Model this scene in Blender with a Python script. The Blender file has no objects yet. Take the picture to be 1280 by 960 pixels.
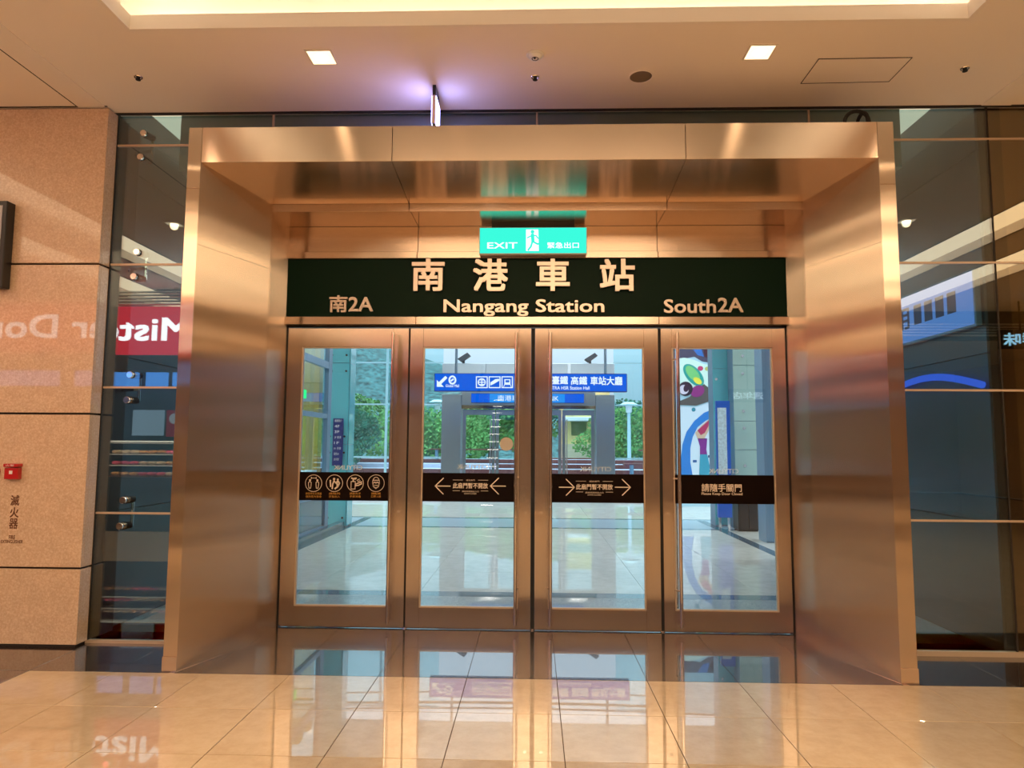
import bpy, bmesh, math, random
from mathutils import Vector, Matrix, noise
random.seed(7)
PI = math.pi
D = bpy.data
SC = bpy.context.scene
C = SC.collection

# ------------------------------------------------------------------ camera, world, light, exposure
F_PX, YAW, PITCH, ROLL, EYE = 858.9, 0.0316, 0.0897, 0.0061, 1.55
cy, sy = math.cos(YAW), math.sin(YAW)
FWD = Vector((-sy*math.cos(PITCH), cy*math.cos(PITCH), math.sin(PITCH)))
RGT = Vector((cy, sy, 0)); UPV = RGT.cross(FWD)
R2 = RGT*math.cos(ROLL) + UPV*math.sin(ROLL); U2 = UPV*math.cos(ROLL) - RGT*math.sin(ROLL)
cam = D.objects.new('camera', D.cameras.new('camera')); C.objects.link(cam)
cam.data.sensor_width = 36.0; cam.data.lens = F_PX/1280*36.0; cam.data.clip_start = 0.05; cam.data.clip_end = 900
m = Matrix((R2, U2, -FWD)).transposed().to_4x4(); m.translation = (0, 0, EYE); cam.matrix_world = m
SC.camera = cam

def at(x, y, Y):
    """the point where the line of sight through pixel x, y meets the upright plane Y"""
    d = R2*((x-640)/F_PX) - U2*((y-480)/F_PX) + FWD
    t = Y/d.y
    return d.x*t, d.z*t + EYE

world = D.worlds.new('overcast_sky'); SC.world = world; world.use_nodes = True
nt = world.node_tree; nt.nodes.clear()
o_ = nt.nodes.new('ShaderNodeOutputWorld'); bg = nt.nodes.new('ShaderNodeBackground')
tc = nt.nodes.new('ShaderNodeTexCoord'); sp = nt.nodes.new('ShaderNodeSeparateXYZ')
rp = nt.nodes.new('ShaderNodeValToRGB'); ns = nt.nodes.new('ShaderNodeTexNoise'); ml = nt.nodes.new('ShaderNodeMath')
rp.color_ramp.elements[0].position = 0.0; rp.color_ramp.elements[0].color = (0.50, 0.68, 0.80, 1)
rp.color_ramp.elements[1].position = 0.75; rp.color_ramp.elements[1].color = (0.84, 0.93, 1.0, 1)
ml.operation = 'MULTIPLY_ADD'; ml.inputs[1].default_value = 3.8; ml.inputs[2].default_value = 0.78
ns.inputs['Scale'].default_value = 3.0
nt.links.new(tc.outputs['Generated'], sp.inputs[0]); nt.links.new(sp.outputs['Z'], rp.inputs[0])
nt.links.new(sp.outputs['Z'], ml.inputs[0]); nt.links.new(rp.outputs[0], bg.inputs['Color'])
nt.links.new(ml.outputs[0], bg.inputs['Strength']); nt.links.new(bg.outputs[0], o_.inputs[0])
SC.view_settings.view_transform = 'Standard'; SC.view_settings.look = 'None'
SC.view_settings.exposure = 0.06; SC.view_settings.gamma = 1.0; SC.view_settings.use_curve_mapping = False
SC.cycles.use_denoising = True
SC.cycles.max_bounces = 9; SC.cycles.diffuse_bounces = 4; SC.cycles.glossy_bounces = 6
SC.cycles.transmission_bounces = 6; SC.cycles.transparent_max_bounces = 24
SC.cycles.sample_clamp_indirect = 5.0; SC.cycles.caustics_refractive = False; SC.cycles.blur_glossy = 0.5
WARM = (1.0, 0.70, 0.42)
COVE_E, TROUGH_E, SPOT_W, STRIP_E = 7.4, 3.6, 46.0, 22.0

# ------------------------------------------------------------------ materials
def lin(c):
    return tuple(((v/255)/12.92 if v <= 10 else (((v/255)+.055)/1.055)**2.4) for v in c)
class N:
    def __init__(s, name):
        s.m = D.materials.new(name); s.m.use_nodes = True; s.t = s.m.node_tree
        s.b = s.t.nodes['Principled BSDF']; s.out = s.t.nodes['Material Output']
    def n(s, typ, **k):
        q = s.t.nodes.new('ShaderNode'+typ)
        for a, v in k.items():
            if hasattr(q, a) and a[0].islower(): setattr(q, a, v)
            else: q.inputs[a.replace('_', ' ')].default_value = v
        return q
    def l(s, a, b): s.t.links.new(a, b)
def pm(name, col, rough=0.5, metal=0.0, spec=0.5, coat=0.0, ior=None, emit=None, es=0.0, var=0.0, vscale=8.0, bump=0.0, bscale=60.0):
    k = N(name); b = k.b
    b.inputs['Base Color'].default_value = (*col, 1); b.inputs['Roughness'].default_value = rough
    b.inputs['Metallic'].default_value = metal; b.inputs['Specular IOR Level'].default_value = spec
    b.inputs['Coat Weight'].default_value = coat; b.inputs['Coat Roughness'].default_value = 0.02
    if ior: b.inputs['IOR'].default_value = ior
    if emit: b.inputs['Emission Color'].default_value = (*emit, 1); b.inputs['Emission Strength'].default_value = es
    g = k.n('TexCoord')
    if var:
        q = k.n('TexNoise', Scale=vscale, Detail=5.0); k.l(g.outputs['Object'], q.inputs['Vector'])
        r = k.n('ValToRGB'); r.color_ramp.elements[0].color = (*[v*(1-var) for v in col], 1); r.color_ramp.elements[1].color = (*[min(1, v*(1+var)) for v in col], 1)
        r.color_ramp.elements[0].position = 0.3; r.color_ramp.elements[1].position = 0.7
        k.l(q.outputs['Fac'], r.inputs[0]); k.l(r.outputs[0], b.inputs['Base Color'])
    if bump:
        q = k.n('TexNoise', Scale=bscale, Detail=3.0); k.l(g.outputs['Object'], q.inputs['Vector'])
        u = k.n('Bump', Strength=bump, Distance=0.004); k.l(q.outputs['Fac'], u.inputs['Height']); k.l(u.outputs[0], b.inputs['Normal'])
    return k.m
def emis(name, col, s):
    k = N(name); e = k.n('Emission', Strength=s); e.inputs[0].default_value = (*col, 1)
    k.l(e.outputs[0], k.out.inputs[0]); return k.m
def steel(name, tang, groove, rough=0.2, aniso=0.82, col=(0.66, 0.60, 0.55), wave=0.0):
    """brushed metal: sharp along TANG (the grooves), blurred across them"""
    k = N(name); k.t.nodes.remove(k.b)
    b = k.n('BsdfAnisotropic'); b.distribution = 'GGX'
    b.inputs['Anisotropy'].default_value = aniso
    v = k.n('CombineXYZ', X=tang[0], Y=tang[1], Z=tang[2]); k.l(v.outputs[0], b.inputs['Tangent'])
    g = k.n('TexCoord'); mp = k.n('Mapping'); mp.inputs['Scale'].default_value = groove
    k.l(g.outputs['Object'], mp.inputs[0])
    q = k.n('TexNoise', Scale=1.0, Detail=4.0); k.l(mp.outputs[0], q.inputs['Vector'])
    r = k.n('MapRange'); r.inputs[3].default_value = rough-0.004; r.inputs[4].default_value = rough+0.004
    k.l(q.outputs['Fac'], r.inputs[0]); k.l(r.outputs[0], b.inputs['Roughness'])
    rc = k.n('ValToRGB'); rc.color_ramp.elements[0].color = (*[c*0.975 for c in col], 1); rc.color_ramp.elements[1].color = (*[min(1, c*1.02) for c in col], 1)
    k.l(q.outputs['Fac'], rc.inputs[0]); k.l(rc.outputs[0], b.inputs['Color'])
    if wave:
        w = k.n('TexNoise', Scale=1.0, Detail=1.0); mw = k.n('Mapping'); mw.inputs['Scale'].default_value = (0.22, 0.22, 2.6) if tang[2] else (1.2, 1.0, 1.0)
        k.l(g.outputs['Object'], mw.inputs[0]); k.l(mw.outputs[0], w.inputs['Vector'])
        u = k.n('Bump', Strength=1.0, Distance=wave); k.l(w.outputs['Fac'], u.inputs['Height']); k.l(u.outputs[0], b.inputs['Normal'])
    k.l(b.outputs[0], k.out.inputs[0])
    return k.m
def glass(name, tint, ior=1.5, boost=0.0, col=(1, 1, 1)):
    k = N(name); k.t.nodes.remove(k.b)
    f = k.n('Fresnel', IOR=ior); ge = k.n('NewGeometry'); mi = k.n('MapRange')   # the same reflectance on both faces of the thin pane
    mi.inputs[3].default_value = ior; mi.inputs[4].default_value = 1/ior; k.l(ge.outputs['Backfacing'], mi.inputs[0]); k.l(mi.outputs[0], f.inputs['IOR'])
    a = k.n('Math', operation='ADD'); a.inputs[1].default_value = boost; a.use_clamp = True
    t = k.n('BsdfTransparent'); t.inputs[0].default_value = (*tint, 1)
    g = k.n('BsdfGlossy', Roughness=0.0); g.inputs[0].default_value = (*col, 1)
    x = k.n('MixShader'); k.l(f.outputs[0], a.inputs[0]); k.l(a.outputs[0], x.inputs[0]); k.l(t.outputs[0], x.inputs[1]); k.l(g.outputs[0], x.inputs[2])
    k.l(x.outputs[0], k.out.inputs[0]); return k.m
def stone_mat(name, base, light, dark, rough, coat, scale=30.0, thr=0.68, ior=1.5):
    k = N(name); b = k.b; g = k.n('TexCoord')
    oi = k.n('ObjectInfo'); ad = k.n('VectorMath', operation='ADD'); sc = k.n('VectorMath', operation='SCALE'); sc.inputs['Scale'].default_value = 7.0
    cb = k.n('CombineXYZ'); k.l(oi.outputs['Random'], cb.inputs[0]); k.l(oi.outputs['Random'], cb.inputs[2]); k.l(cb.outputs[0], sc.inputs[0])
    k.l(g.outputs['Object'], ad.inputs[0]); k.l(sc.outputs[0], ad.inputs[1])
    q = k.n('TexNoise', Scale=scale, Detail=6.0, Roughness=0.7); k.l(ad.outputs[0], q.inputs['Vector'])
    r = k.n('ValToRGB'); e = r.color_ramp.elements; e[0].position = 0.36; e[0].color = (*dark, 1); e[1].position = 0.5; e[1].color = (*base, 1)
    e2 = r.color_ramp.elements.new(thr); e2.color = (*light, 1)
    q2 = k.n('TexNoise', Scale=scale/9, Detail=4.0); k.l(ad.outputs[0], q2.inputs['Vector'])
    mr = k.n('MapRange'); mr.inputs[3].default_value = 0.88; mr.inputs[4].default_value = 1.12; k.l(q2.outputs['Fac'], mr.inputs[0])
    vm = k.n('VectorMath', operation='SCALE'); k.l(q.outputs['Fac'], r.inputs[0]); k.l(r.outputs[0], vm.inputs[0]); k.l(mr.outputs[0], vm.inputs['Scale'])
    k.l(vm.outputs[0], b.inputs['Base Color']); b.inputs['Roughness'].default_value = rough
    b.inputs['Coat Weight'].default_value = coat; b.inputs['Coat Roughness'].default_value = 0.015; b.inputs['Coat IOR'].default_value = ior
    return k.m

M = {}
M['ceil'] = pm('ceiling_paint', (0.92, 0.83, 0.76), 0.75, bump=0.05, bscale=200)
M['ceil2'] = pm('ceiling_paint_pale', (0.90, 0.82, 0.76), 0.8)
M['gap'] = pm('dark_joint', (0.02, 0.015, 0.012), 0.7)
M['stone'] = stone_mat('pink_travertine', lin((214, 184, 156)), lin((240, 220, 200)), lin((204, 170, 142)), 0.35, 0.75, 70, 0.78)
M['cream'] = stone_mat('cream_polished_tile', lin((204, 183, 152)), lin((212, 194, 166)), lin((196, 173, 142)), 0.3, 1.0, 9, ior=1.75)
M['grout'] = pm('brown_grout', (0.10, 0.06, 0.035), 0.8)
M['granite'] = stone_mat('dark_brown_granite', (0.022, 0.013, 0.010), (0.09, 0.055, 0.045), (0.008, 0.005, 0.004), 0.25, 1.0, 160, ior=1.85)
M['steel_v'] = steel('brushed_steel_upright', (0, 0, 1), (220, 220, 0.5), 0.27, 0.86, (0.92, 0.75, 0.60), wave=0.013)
M['steel_v2'] = steel('brushed_steel_door', (0, 0, 1), (160, 160, 0.6), 0.22, 0.80, (0.82, 0.70, 0.60))
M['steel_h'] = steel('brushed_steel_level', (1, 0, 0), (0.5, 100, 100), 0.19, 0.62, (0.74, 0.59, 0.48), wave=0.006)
M['chrome'] = pm('polished_steel', (0.90, 0.84, 0.80), 0.08, 1.0)
M['letter'] = pm('polished_letter_steel', (0.64, 0.52, 0.44), 0.34, 1.0)
M['green'] = pm('dark_green_board', lin((13, 38, 27)), 0.4, spec=0.08)
M['black'] = pm('black_plastic', (0.012, 0.011, 0.011), 0.35)
M['rubber'] = pm('black_rubber', (0.01, 0.01, 0.01), 0.7)
M['glass'] = glass('door_glass', (0.95, 0.985, 1.0), 1.5)
M['glass_f'] = glass('facade_glass', (0.70, 0.84, 0.88), 1.7, 0.05)
M['glass_b'] = glass('bronze_glass', (0.75, 0.70, 0.55), 1.7, 0.08, (1, 0.93, 0.8))
M['glass_o'] = glass('outer_glass', (0.80, 0.95, 0.97), 1.5)
M['band'] = pm('dark_brown_film', (0.008, 0.003, 0.0025), 0.3, spec=0.12)
M['gold'] = pm('pale_gold_print', (0.92, 0.78, 0.66), 0.5)
M['orange'] = pm('orange_print', (0.75, 0.36, 0.06), 0.5)
M['white'] = pm('white_print', (0.85, 0.85, 0.85), 0.5)
M['exit'] = emis('exit_green_light', (0.04, 0.86, 0.64), 1.1)
M['exit_w'] = emis('exit_white_light', (0.85, 1.0, 0.97), 1.5)
M['warm'] = emis('warm_fill_panel', WARM, COVE_E)
M['trough'] = emis('warm_trough_panel', (1.0, 0.74, 0.46), TROUGH_E)
M['strip'] = emis('warm_strip_light', (1.0, 0.78, 0.50), STRIP_E)
M['lamp'] = emis('downlight_lamp', (1.0, 0.80, 0.55), 14.0)
M['lampbox'] = pm('downlight_reflector', (0.8, 0.74, 0.66), 0.5)
M['red'] = pm('red_enamel', (0.50, 0.012, 0.012), 0.3, coat=0.4)
M['redlit'] = emis('red_lit_sign', (0.75, 0.02, 0.035), 2.8)
M['whitelit'] = emis('white_lit_letters', (1.0, 0.93, 0.93), 5.5)
M['bluelit'] = emis('blue_screen', (0.12, 0.38, 1.0), 2.4)
M['violet'] = emis('violet_white_sign', (0.42, 0.40, 1.0), 15.0)
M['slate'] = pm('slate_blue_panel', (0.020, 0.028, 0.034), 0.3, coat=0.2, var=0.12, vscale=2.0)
M['slate_daylit'] = pm('slate_blue_panel_daylit', (0.035, 0.065, 0.095), 0.3, coat=0.2, var=0.15, vscale=2.0)  # copy of the slate with reflected daylight put into its bluer, paler colour
M['brown_w'] = pm('olive_brown_panel', (0.16, 0.115, 0.065), 0.5, var=0.1)
M['blackst'] = stone_mat('black_marble', (0.008, 0.008, 0.008), (0.05, 0.045, 0.04), (0.004, 0.004, 0.004), 0.2, 1.0, 14, 0.75)
M['bulk'] = pm('grey_green_bulkhead', (0.30, 0.34, 0.31), 0.6)
M['creamlit'] = pm('cream_soffit', (0.75, 0.70, 0.56), 0.6, emit=(0.85, 0.72, 0.5), es=0.0)
M['ofloor'] = stone_mat('pale_walkway_stone', lin((214, 212, 200)), lin((226, 224, 214)), lin((200, 198, 186)), 0.3, 0.8, 6, ior=1.6)
M['ogrey'] = stone_mat('grey_terrazzo', lin((150, 158, 160)), lin((190, 196, 196)), lin((110, 118, 122)), 0.35, 0.6, 90)
M['odark'] = pm('dark_slate_band', lin((64, 92, 108)), 0.25, coat=0.6)
M['gsteel'] = steel('grey_cladding_steel', (0, 0, 1), (60, 60, 1), 0.3, 0.6, (0.60, 0.68, 0.74))
M['frame'] = pm('grey_blue_frame', lin((120, 146, 168)), 0.4, 0.4)
M['teal'] = pm('teal_back_painted_glass', lin((96, 188, 200)), 0.2, coat=0.8)
M['mint'] = pm('mint_stone_panel', lin((168, 196, 186)), 0.35, coat=0.5)
M['bluesign'] = emis('blue_lit_signboard', (0.003, 0.13, 0.82), 0.95)
M['bluesign2'] = emis('bright_blue_lit_signboard', (0.02, 0.32, 0.95), 0.95)
M['signw'] = emis('sign_white_light', (0.85, 0.95, 1.0), 1.1)
M['navy'] = pm('navy_board', lin((36, 52, 120)), 0.4)
M['yellow'] = pm('yellow_post', lin((222, 180, 70)), 0.5)
M['leaf'] = pm('leaf_green', (0.12, 0.30, 0.07), 0.6, var=0.55, vscale=1.3)
M['leaf2'] = pm('leaf_blue_green', (0.09, 0.30, 0.19), 0.6, var=0.5, vscale=1.1)
M['bark'] = pm('bark', (0.09, 0.06, 0.04), 0.9)
M['hill'] = pm('hazy_hill_forest', (0.05, 0.125, 0.125), 0.95, var=0.8, vscale=1.4)  # distance haze put into the blue-green base colour
M['paving'] = pm('lilac_paving', lin((192, 188, 206)), 0.6, var=0.06)
M['redwood'] = pm('red_brown_timber', lin((106, 50, 46)), 0.6, var=0.2, vscale=20)
M['asphalt'] = pm('outdoor_ground', lin((150, 156, 166)), 0.8)

# ------------------------------------------------------------------ mesh helpers
def bm_(): return bmesh.new()
def box(bm, x0, x1, y0, y1, z0, z1):
    v = [bm.verts.new(p) for p in ((x0,y0,z0),(x1,y0,z0),(x1,y1,z0),(x0,y1,z0),(x0,y0,z1),(x1,y0,z1),(x1,y1,z1),(x0,y1,z1))]
    for f in ((0,3,2,1),(4,5,6,7),(0,1,5,4),(1,2,6,5),(2,3,7,6),(3,0,4,7)): bm.faces.new([v[i] for i in f])
    return bm
def slab(bm, pts, off):
    """a plate: polygon pts and the same polygon moved by off"""
    off = Vector(off); a = [bm.verts.new(p) for p in pts]; b = [bm.verts.new(Vector(p)+off) for p in pts]
    n = len(pts); bm.faces.new(a); bm.faces.new(list(reversed(b)))
    for i in range(n): bm.faces.new((a[i], b[i], b[(i+1) % n], a[(i+1) % n]))
    return bm
def tube(bm, p, q, r, seg=16, r2=None):
    p, q = Vector(p), Vector(q); d = (q-p); L = d.length
    mt = Matrix.Translation((p+q)/2) @ d.to_track_quat('Z', 'Y').to_matrix().to_4x4()
    bmesh.ops.create_cone(bm, cap_ends=True, segments=seg, radius1=r, radius2=r if r2 is None else r2, depth=L, matrix=mt)
    return bm
def ball(bm, c, r, sc=(1, 1, 1), seg=16):
    bmesh.ops.create_uvsphere(bm, u_segments=seg, v_segments=seg//2, radius=r, matrix=Matrix.Translation(c) @ Matrix.Diagonal((*sc, 1)))
    return bm
def ring(bm, c, R, r, axis='Y', seg=28, sub=8):
    rows = []
    for i in range(seg):
        a = 2*PI*i/seg; row = []
        for j in range(sub):
            b = 2*PI*j/sub; rr = R + r*math.cos(b); h = r*math.sin(b)
            p = {'Y': (rr*math.cos(a), h, rr*math.sin(a)), 'Z': (rr*math.cos(a), rr*math.sin(a), h), 'X': (h, rr*math.cos(a), rr*math.sin(a))}[axis]
            row.append(bm.verts.new(Vector(c)+Vector(p)))
        rows.append(row)
    for i in range(seg):
        for j in range(sub):
            bm.faces.new((rows[i][j], rows[(i+1) % seg][j], rows[(i+1) % seg][(j+1) % sub], rows[i][(j+1) % sub]))
    return bm
def obj(name, bm, mat, parent=None, bevel=0.0, smooth=False, origin=None, seg=1):
    bmesh.ops.recalc_face_normals(bm, faces=bm.faces)
    me = D.meshes.new(name)
    if bevel:
        bmesh.ops.bevel(bm, geom=[e for e in bm.edges if e.calc_face_angle(0) > 0.5], offset=bevel, segments=seg, affect='EDGES', profile=0.6)
    if origin is not None: bmesh.ops.translate(bm, verts=bm.verts, vec=-Vector(origin))
    if smooth:
        for f in bm.faces: f.smooth = True
    bm.to_mesh(me); bm.free(); me.materials.append(mat)
    o = D.objects.new(name, me); C.objects.link(o)
    if origin is not None: o.location = origin
    if parent is not None:
        o.parent = parent
        if parent.type == 'EMPTY' or True: o.location = Vector(o.location) - wloc(parent)
    if smooth:
        try: me.set_sharp_from_angle(angle=0.7)
        except Exception: pass
    return o
def wloc(o):
    v = Vector((0, 0, 0))
    while o is not None: v += Vector(o.location); o = o.parent
    return v
def thing(name, label, cat, loc=(0, 0, 0), group=None):
    o = D.objects.new(name, None); C.objects.link(o); o.location = loc; o.empty_display_size = 0.1
    o['label'] = label; o['category'] = cat
    if group: o['group'] = group
    return o
def tag(o, label, cat, group=None):
    o['label'] = label; o['category'] = cat
    if group: o['group'] = group
    return o
def struct(name, bm, mat, label=None, **k):
    o = obj(name, bm, mat, **k); o['kind'] = 'structure'
    if label: o['label'] = label
    return o
def sroot(name, loc=(0, 0, 0), label=None):
    o = D.objects.new(name, None); C.objects.link(o); o.location = loc; o['kind'] = 'structure'
    if label: o['label'] = label
    return o
def copy_tree(o, parent=None):
    c = o.copy(); C.objects.link(c); c.parent = parent
    for ch in list(o.children): copy_tree(ch, c)
    return c
def bx(name, a, mat, parent=None, bevel=0.0, **k): return obj(name, box(bm_(), *a), mat, parent, bevel, **k)

_tc = {}
def text_mesh(s, bold=0.0, depth=0.0, res=3):
    key = (s, bold, depth, res)
    if key in _tc: return _tc[key]
    cjk = True
    cu = D.curves.new('lettering', 'FONT'); cu.body = s; cu.size = 1; cu.offset = 0 if cjk else bold; cu.extrude = depth; cu.resolution_u = res
    t = D.objects.new('lettering', cu); C.objects.link(t)
    dg = bpy.context.evaluated_depsgraph_get(); dg.update()
    me = D.meshes.new_from_object(t.evaluated_get(dg))
    D.objects.remove(t); D.curves.remove(cu)
    co = [v.co.copy() for v in me.vertices]; fs = [tuple(p.vertices) for p in me.polygons]; D.meshes.remove(me)
    if cjk and bold:   # a heavier character: the outline repeated a hair to each side
        c0, f0 = co, fs; co, fs = [], []
        for q, (dx, dy) in enumerate(((-1, -1), (1, -1), (1, 1), (-1, 1), (0, 0))):
            k = len(co); co += [Vector((c.x+dx*bold, c.y+dy*bold, c.z+q*0.03)) for c in c0]; fs += [tuple(i+k for i in f) for f in f0]
    xs = [c.x for c in co] or [0, 1]; ys = [c.y for c in co] or [0, 1]
    _tc[key] = (co, fs, min(xs), max(xs), min(ys), max(ys)); return _tc[key]
def put_text(bm, s, x0, x1, z0, z1, y, bold=0.0, th=0.0, facing=-1, stroke_box=None, plane='Y'):
    """letters filling x0..x1, z0..z1 on the upright plane y, read from the side FACING"""
    co, fs, a, b, c, d = text_mesh(s, bold, 0.5 if th else 0.0)
    vs = []
    for p in co:
        u = (p.x-a)/(b-a); w = (p.y-c)/(d-c)
        X = x0+(x1-x0)*u if facing < 0 else x1-(x1-x0)*u
        yy = y + (facing*th*(p.z+0.5) if th else facing*p.z*0.008)
        vs.append(bm.verts.new((X, yy, z0+(z1-z0)*w) if plane == 'Y' else (yy, X, z0+(z1-z0)*w)))
    for f in fs:
        try: bm.faces.new([vs[i] for i in f])
        except ValueError: pass
    return bm
def flat(o):   # flat print: give it a hair of thickness is not needed
    return o
def ribbon(bm, pts, w, y, closed=False, th=0.0006):
    """flat strokes drawn on the plane y through points (x, z)"""
    n = len(pts)
    for i in range(n if closed else n-1):
        a, b = Vector(pts[i]), Vector(pts[(i+1) % n]); d = (b-a)
        if d.length < 1e-6: continue
        d.normalize(); nn = Vector((-d.y, d.x))*w/2; e = d*w*0.35
        q = [a-e+nn, b+e+nn, b+e-nn, a-e-nn]
        slab(bm, [(p.x, y, p.y) for p in q], (0, th, 0))
    return bm
def circ(cx, cz, r, n=24, a0=0, a1=2*PI): return [(cx+r*math.cos(a0+(a1-a0)*i/n), cz+r*math.sin(a0+(a1-a0)*i/n)) for i in range(n+1)]
def polyd(bm, pts, y, th=0.0006): return slab(bm, [(p[0], y, p[1]) for p in pts], (0, th, 0))

# ------------------------------------------------------------------ room shell
CZ = 4.287                       # ceiling height
GY = 5.42                        # facade glass plane
RX0, RX1, RY0 = -16.0, 15.0, -14.0
COV = (-2.69, 2.77, -5.0, 4.25)
bm = bm_()
# ceiling slab with holes for cove and side troughs, built as plates between them
TR = [(-6.08, -5.43, -6.0, 5.0), (5.43, 6.08, -6.0, 5.0), (-7.6, -6.8, -6.0, 5.0), (6.75, 7.5, -6.0, 5.0)]
xs = sorted([RX0, RX1] + [t[0] for t in TR] + [t[1] for t in TR] + [COV[0], COV[1]])
for i in range(len(xs)-1):
    a, b = xs[i], xs[i+1]; mid = (a+b)/2; hole = None
    for h in TR + [COV]:
        if h[0] < mid < h[1]: hole = h
    spans = [(RY0, hole[2]), (hole[3], GY+0.02)] if hole else [(RY0, GY+0.02)]
    for s in spans: box(bm, a, b, s[0], s[1], CZ, CZ+0.04)
bmesh.ops.remove_doubles(bm, verts=bm.verts, dist=1e-5)
ceil = struct('ceiling', bm, M['ceil'])
def recess(h, z, mat, name, nz):
    b = bm_(); t = 0.03; e = 0.003
    box(b, h[0]-t, h[0]+e, h[2]-t, h[3]+t, CZ+0.0, CZ+z); box(b, h[1]-e, h[1]+t, h[2]-t, h[3]+t, CZ, CZ+z)
    box(b, h[0], h[1], h[2]-t, h[2]+e, CZ, CZ+z); box(b, h[0], h[1], h[3]-e, h[3]+t, CZ, CZ+z)
    obj('cove_side', b, M['ceil2'], ceil)
    bx('luminous_panel', (h[0]-t, h[1]+t, h[2]-t, h[3]+t, CZ+z, CZ+z+0.03), mat, ceil)
b = bm_(); h = COV
box(b, h[0]-0.02, h[0]+0.003, h[2]-0.02, h[3]+0.02, CZ-0.001, CZ+0.10); box(b, h[1]-0.003, h[1]+0.02, h[2]-0.02, h[3]+0.02, CZ-0.001, CZ+0.10)
box(b, h[0], h[1], h[2]-0.02, h[2]+0.003, CZ-0.001, CZ+0.10); box(b, h[0], h[1], h[3]-0.003, h[3]+0.02, CZ-0.001, CZ+0.10)
obj('cove_lip', b, M['ceil2'], ceil)
b = bm_(); q = 0.22
box(b, h[0]-q, h[0]-q+0.02, h[2]-q, h[3]+q, CZ+0.04, CZ+0.36); box(b, h[1]+q-0.02, h[1]+q, h[2]-q, h[3]+q, CZ+0.04, CZ+0.36)
box(b, h[0]-q, h[1]+q, h[2]-q, h[2]-q+0.02, CZ+0.04, CZ+0.36); box(b, h[0]-q, h[1]+q, h[3]+q-0.02, h[3]+q, CZ+0.04, CZ+0.36)
box(b, h[0]-q, h[1]+q, h[2]-q, h[3]+q, CZ+0.36, CZ+0.40)
obj('cove_shell', b, M['ceil2'], ceil)
for a in ((h[0]-0.15, h[0]-0.11, h[2], h[3]), (h[1]+0.11, h[1]+0.15, h[2], h[3]), (h[0], h[1], h[3]+0.11, h[3]+0.15)): bx('strip_light', (*a, CZ+0.05, CZ+0.075), M['strip'], ceil)
bx('luminous_panel', (h[0]+0.3, h[1]-0.3, h[2]+0.3, 0.2, CZ+0.33, CZ+0.355), M['warm'], ceil)  # added glowing panel behind the camera that fills the hall with light
for h in TR: recess(h, 0.12, M['trough'], '', -1)
# seam in the cove ceiling
bx('seam_strip', (-0.762, -0.738, COV[2], COV[3]+0.2, CZ+0.345, CZ+0.36), M['ceil2'], ceil)
# lighter side strips with groove
bx('edge_strip', (-3.72, -3.50, RY0, 5.27, CZ-0.006, CZ), M['ceil2'], ceil)
bx('shadow_groove', (-3.735, -3.72, RY0, 5.27, CZ-0.003, CZ), M['gap'], ceil)
bx('edge_strip', (3.57, 3.80, RY0, 5.40, CZ-0.006, CZ), M['ceil2'], ceil)
bx('shadow_groove', (RX0, -3.48, 5.262, 5.275, CZ-0.004, CZ), M['gap'], ceil)
bx('shadow_groove', (-3.50, RX1, GY-0.035, GY-0.012, CZ-0.012, CZ), M['gap'], ceil)
# back and side walls of the hall
struct('wall_back', box(bm_(), RX0, RX1, RY0-0.1, RY0, 0, CZ+0.3), pm('hall_wall', (0.72, 0.58, 0.46), 0.5))
struct('wall_left', box(bm_(), RX0-0.1, RX0, RY0, GY, 0, CZ+0.3), pm('hall_wall_left', (0.70, 0.56, 0.44), 0.5))
struct('wall_right', box(bm_(), RX1, RX1+0.1, RY0, GY, 0, CZ+0.3), pm('hall_wall_right', (0.70, 0.56, 0.44), 0.5))

# ---- floor
fl = sroot('floor')
bx('grout_bed', (RX0, RX1, RY0, 5.42, -0.06, -0.004), M['grout'], fl)
TX, TY, TS = 0.1605, 4.7475, 0.6
tile_me = None
def tile_at(x, y, w, d, mat, name='tile'):
    b = box(bm_(), x+0.0022, x+w-0.0022, y-d+0.0022, y-0.0022, -0.02, random.choice((0, 0, 0.0002, -0.0002)))
    return b
shared = {}
def tile_obj(name, x, y, w, d, mat, parent, gap=0.0022):
    key = (name, round(w, 3), round(d, 3), mat.name)
    if key not in shared:
        b = box(bm_(), gap, w-gap, -d+gap, -gap, -0.02, 0); bmesh.ops.bevel(b, geom=[e for e in b.edges if all(v.co.z > -0.001 for v in e.verts)], offset=0.0008, segments=1, affect='EDGES')
        me = D.meshes.new(name); b.to_mesh(me); b.free(); me.materials.append(mat); shared[key] = me
    o = D.objects.new(name, shared[key]); C.objects.link(o); o.parent = parent; o.location = (x, y, random.uniform(-0.0002, 0.0002)); return o
for r in range(5):
    for i in range(-10, 10):
        x = TX + TS*i
        if i < -6: tile_obj('granite_slab', x, TY-TS*r, TS, TS, M['granite'], fl)
        else: tile_obj('tile', x, TY-TS*r, TS, TS, M['cream'], fl)
b = bm_()
for r in range(5, 31):
    for i in range(-26, 24):
        x = TX+TS*i; y = TY-TS*r
        box(b, max(RX0, x+0.002), max(RX0, x)+TS-0.002, y-TS+0.002, y-0.002, -0.02, 0)
for r in range(0, 5):
    for i in list(range(-26, -10))+list(range(10, 24)):
        x = TX+TS*i; y = TY-TS*r
        box(b, max(RX0, x+0.002), max(RX0, x)+TS-0.002, y-TS+0.002, y-0.002, -0.02, 0)
o = obj('far_tiles', b, M['cream'], fl); o['kind'] = 'stuff'
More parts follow.
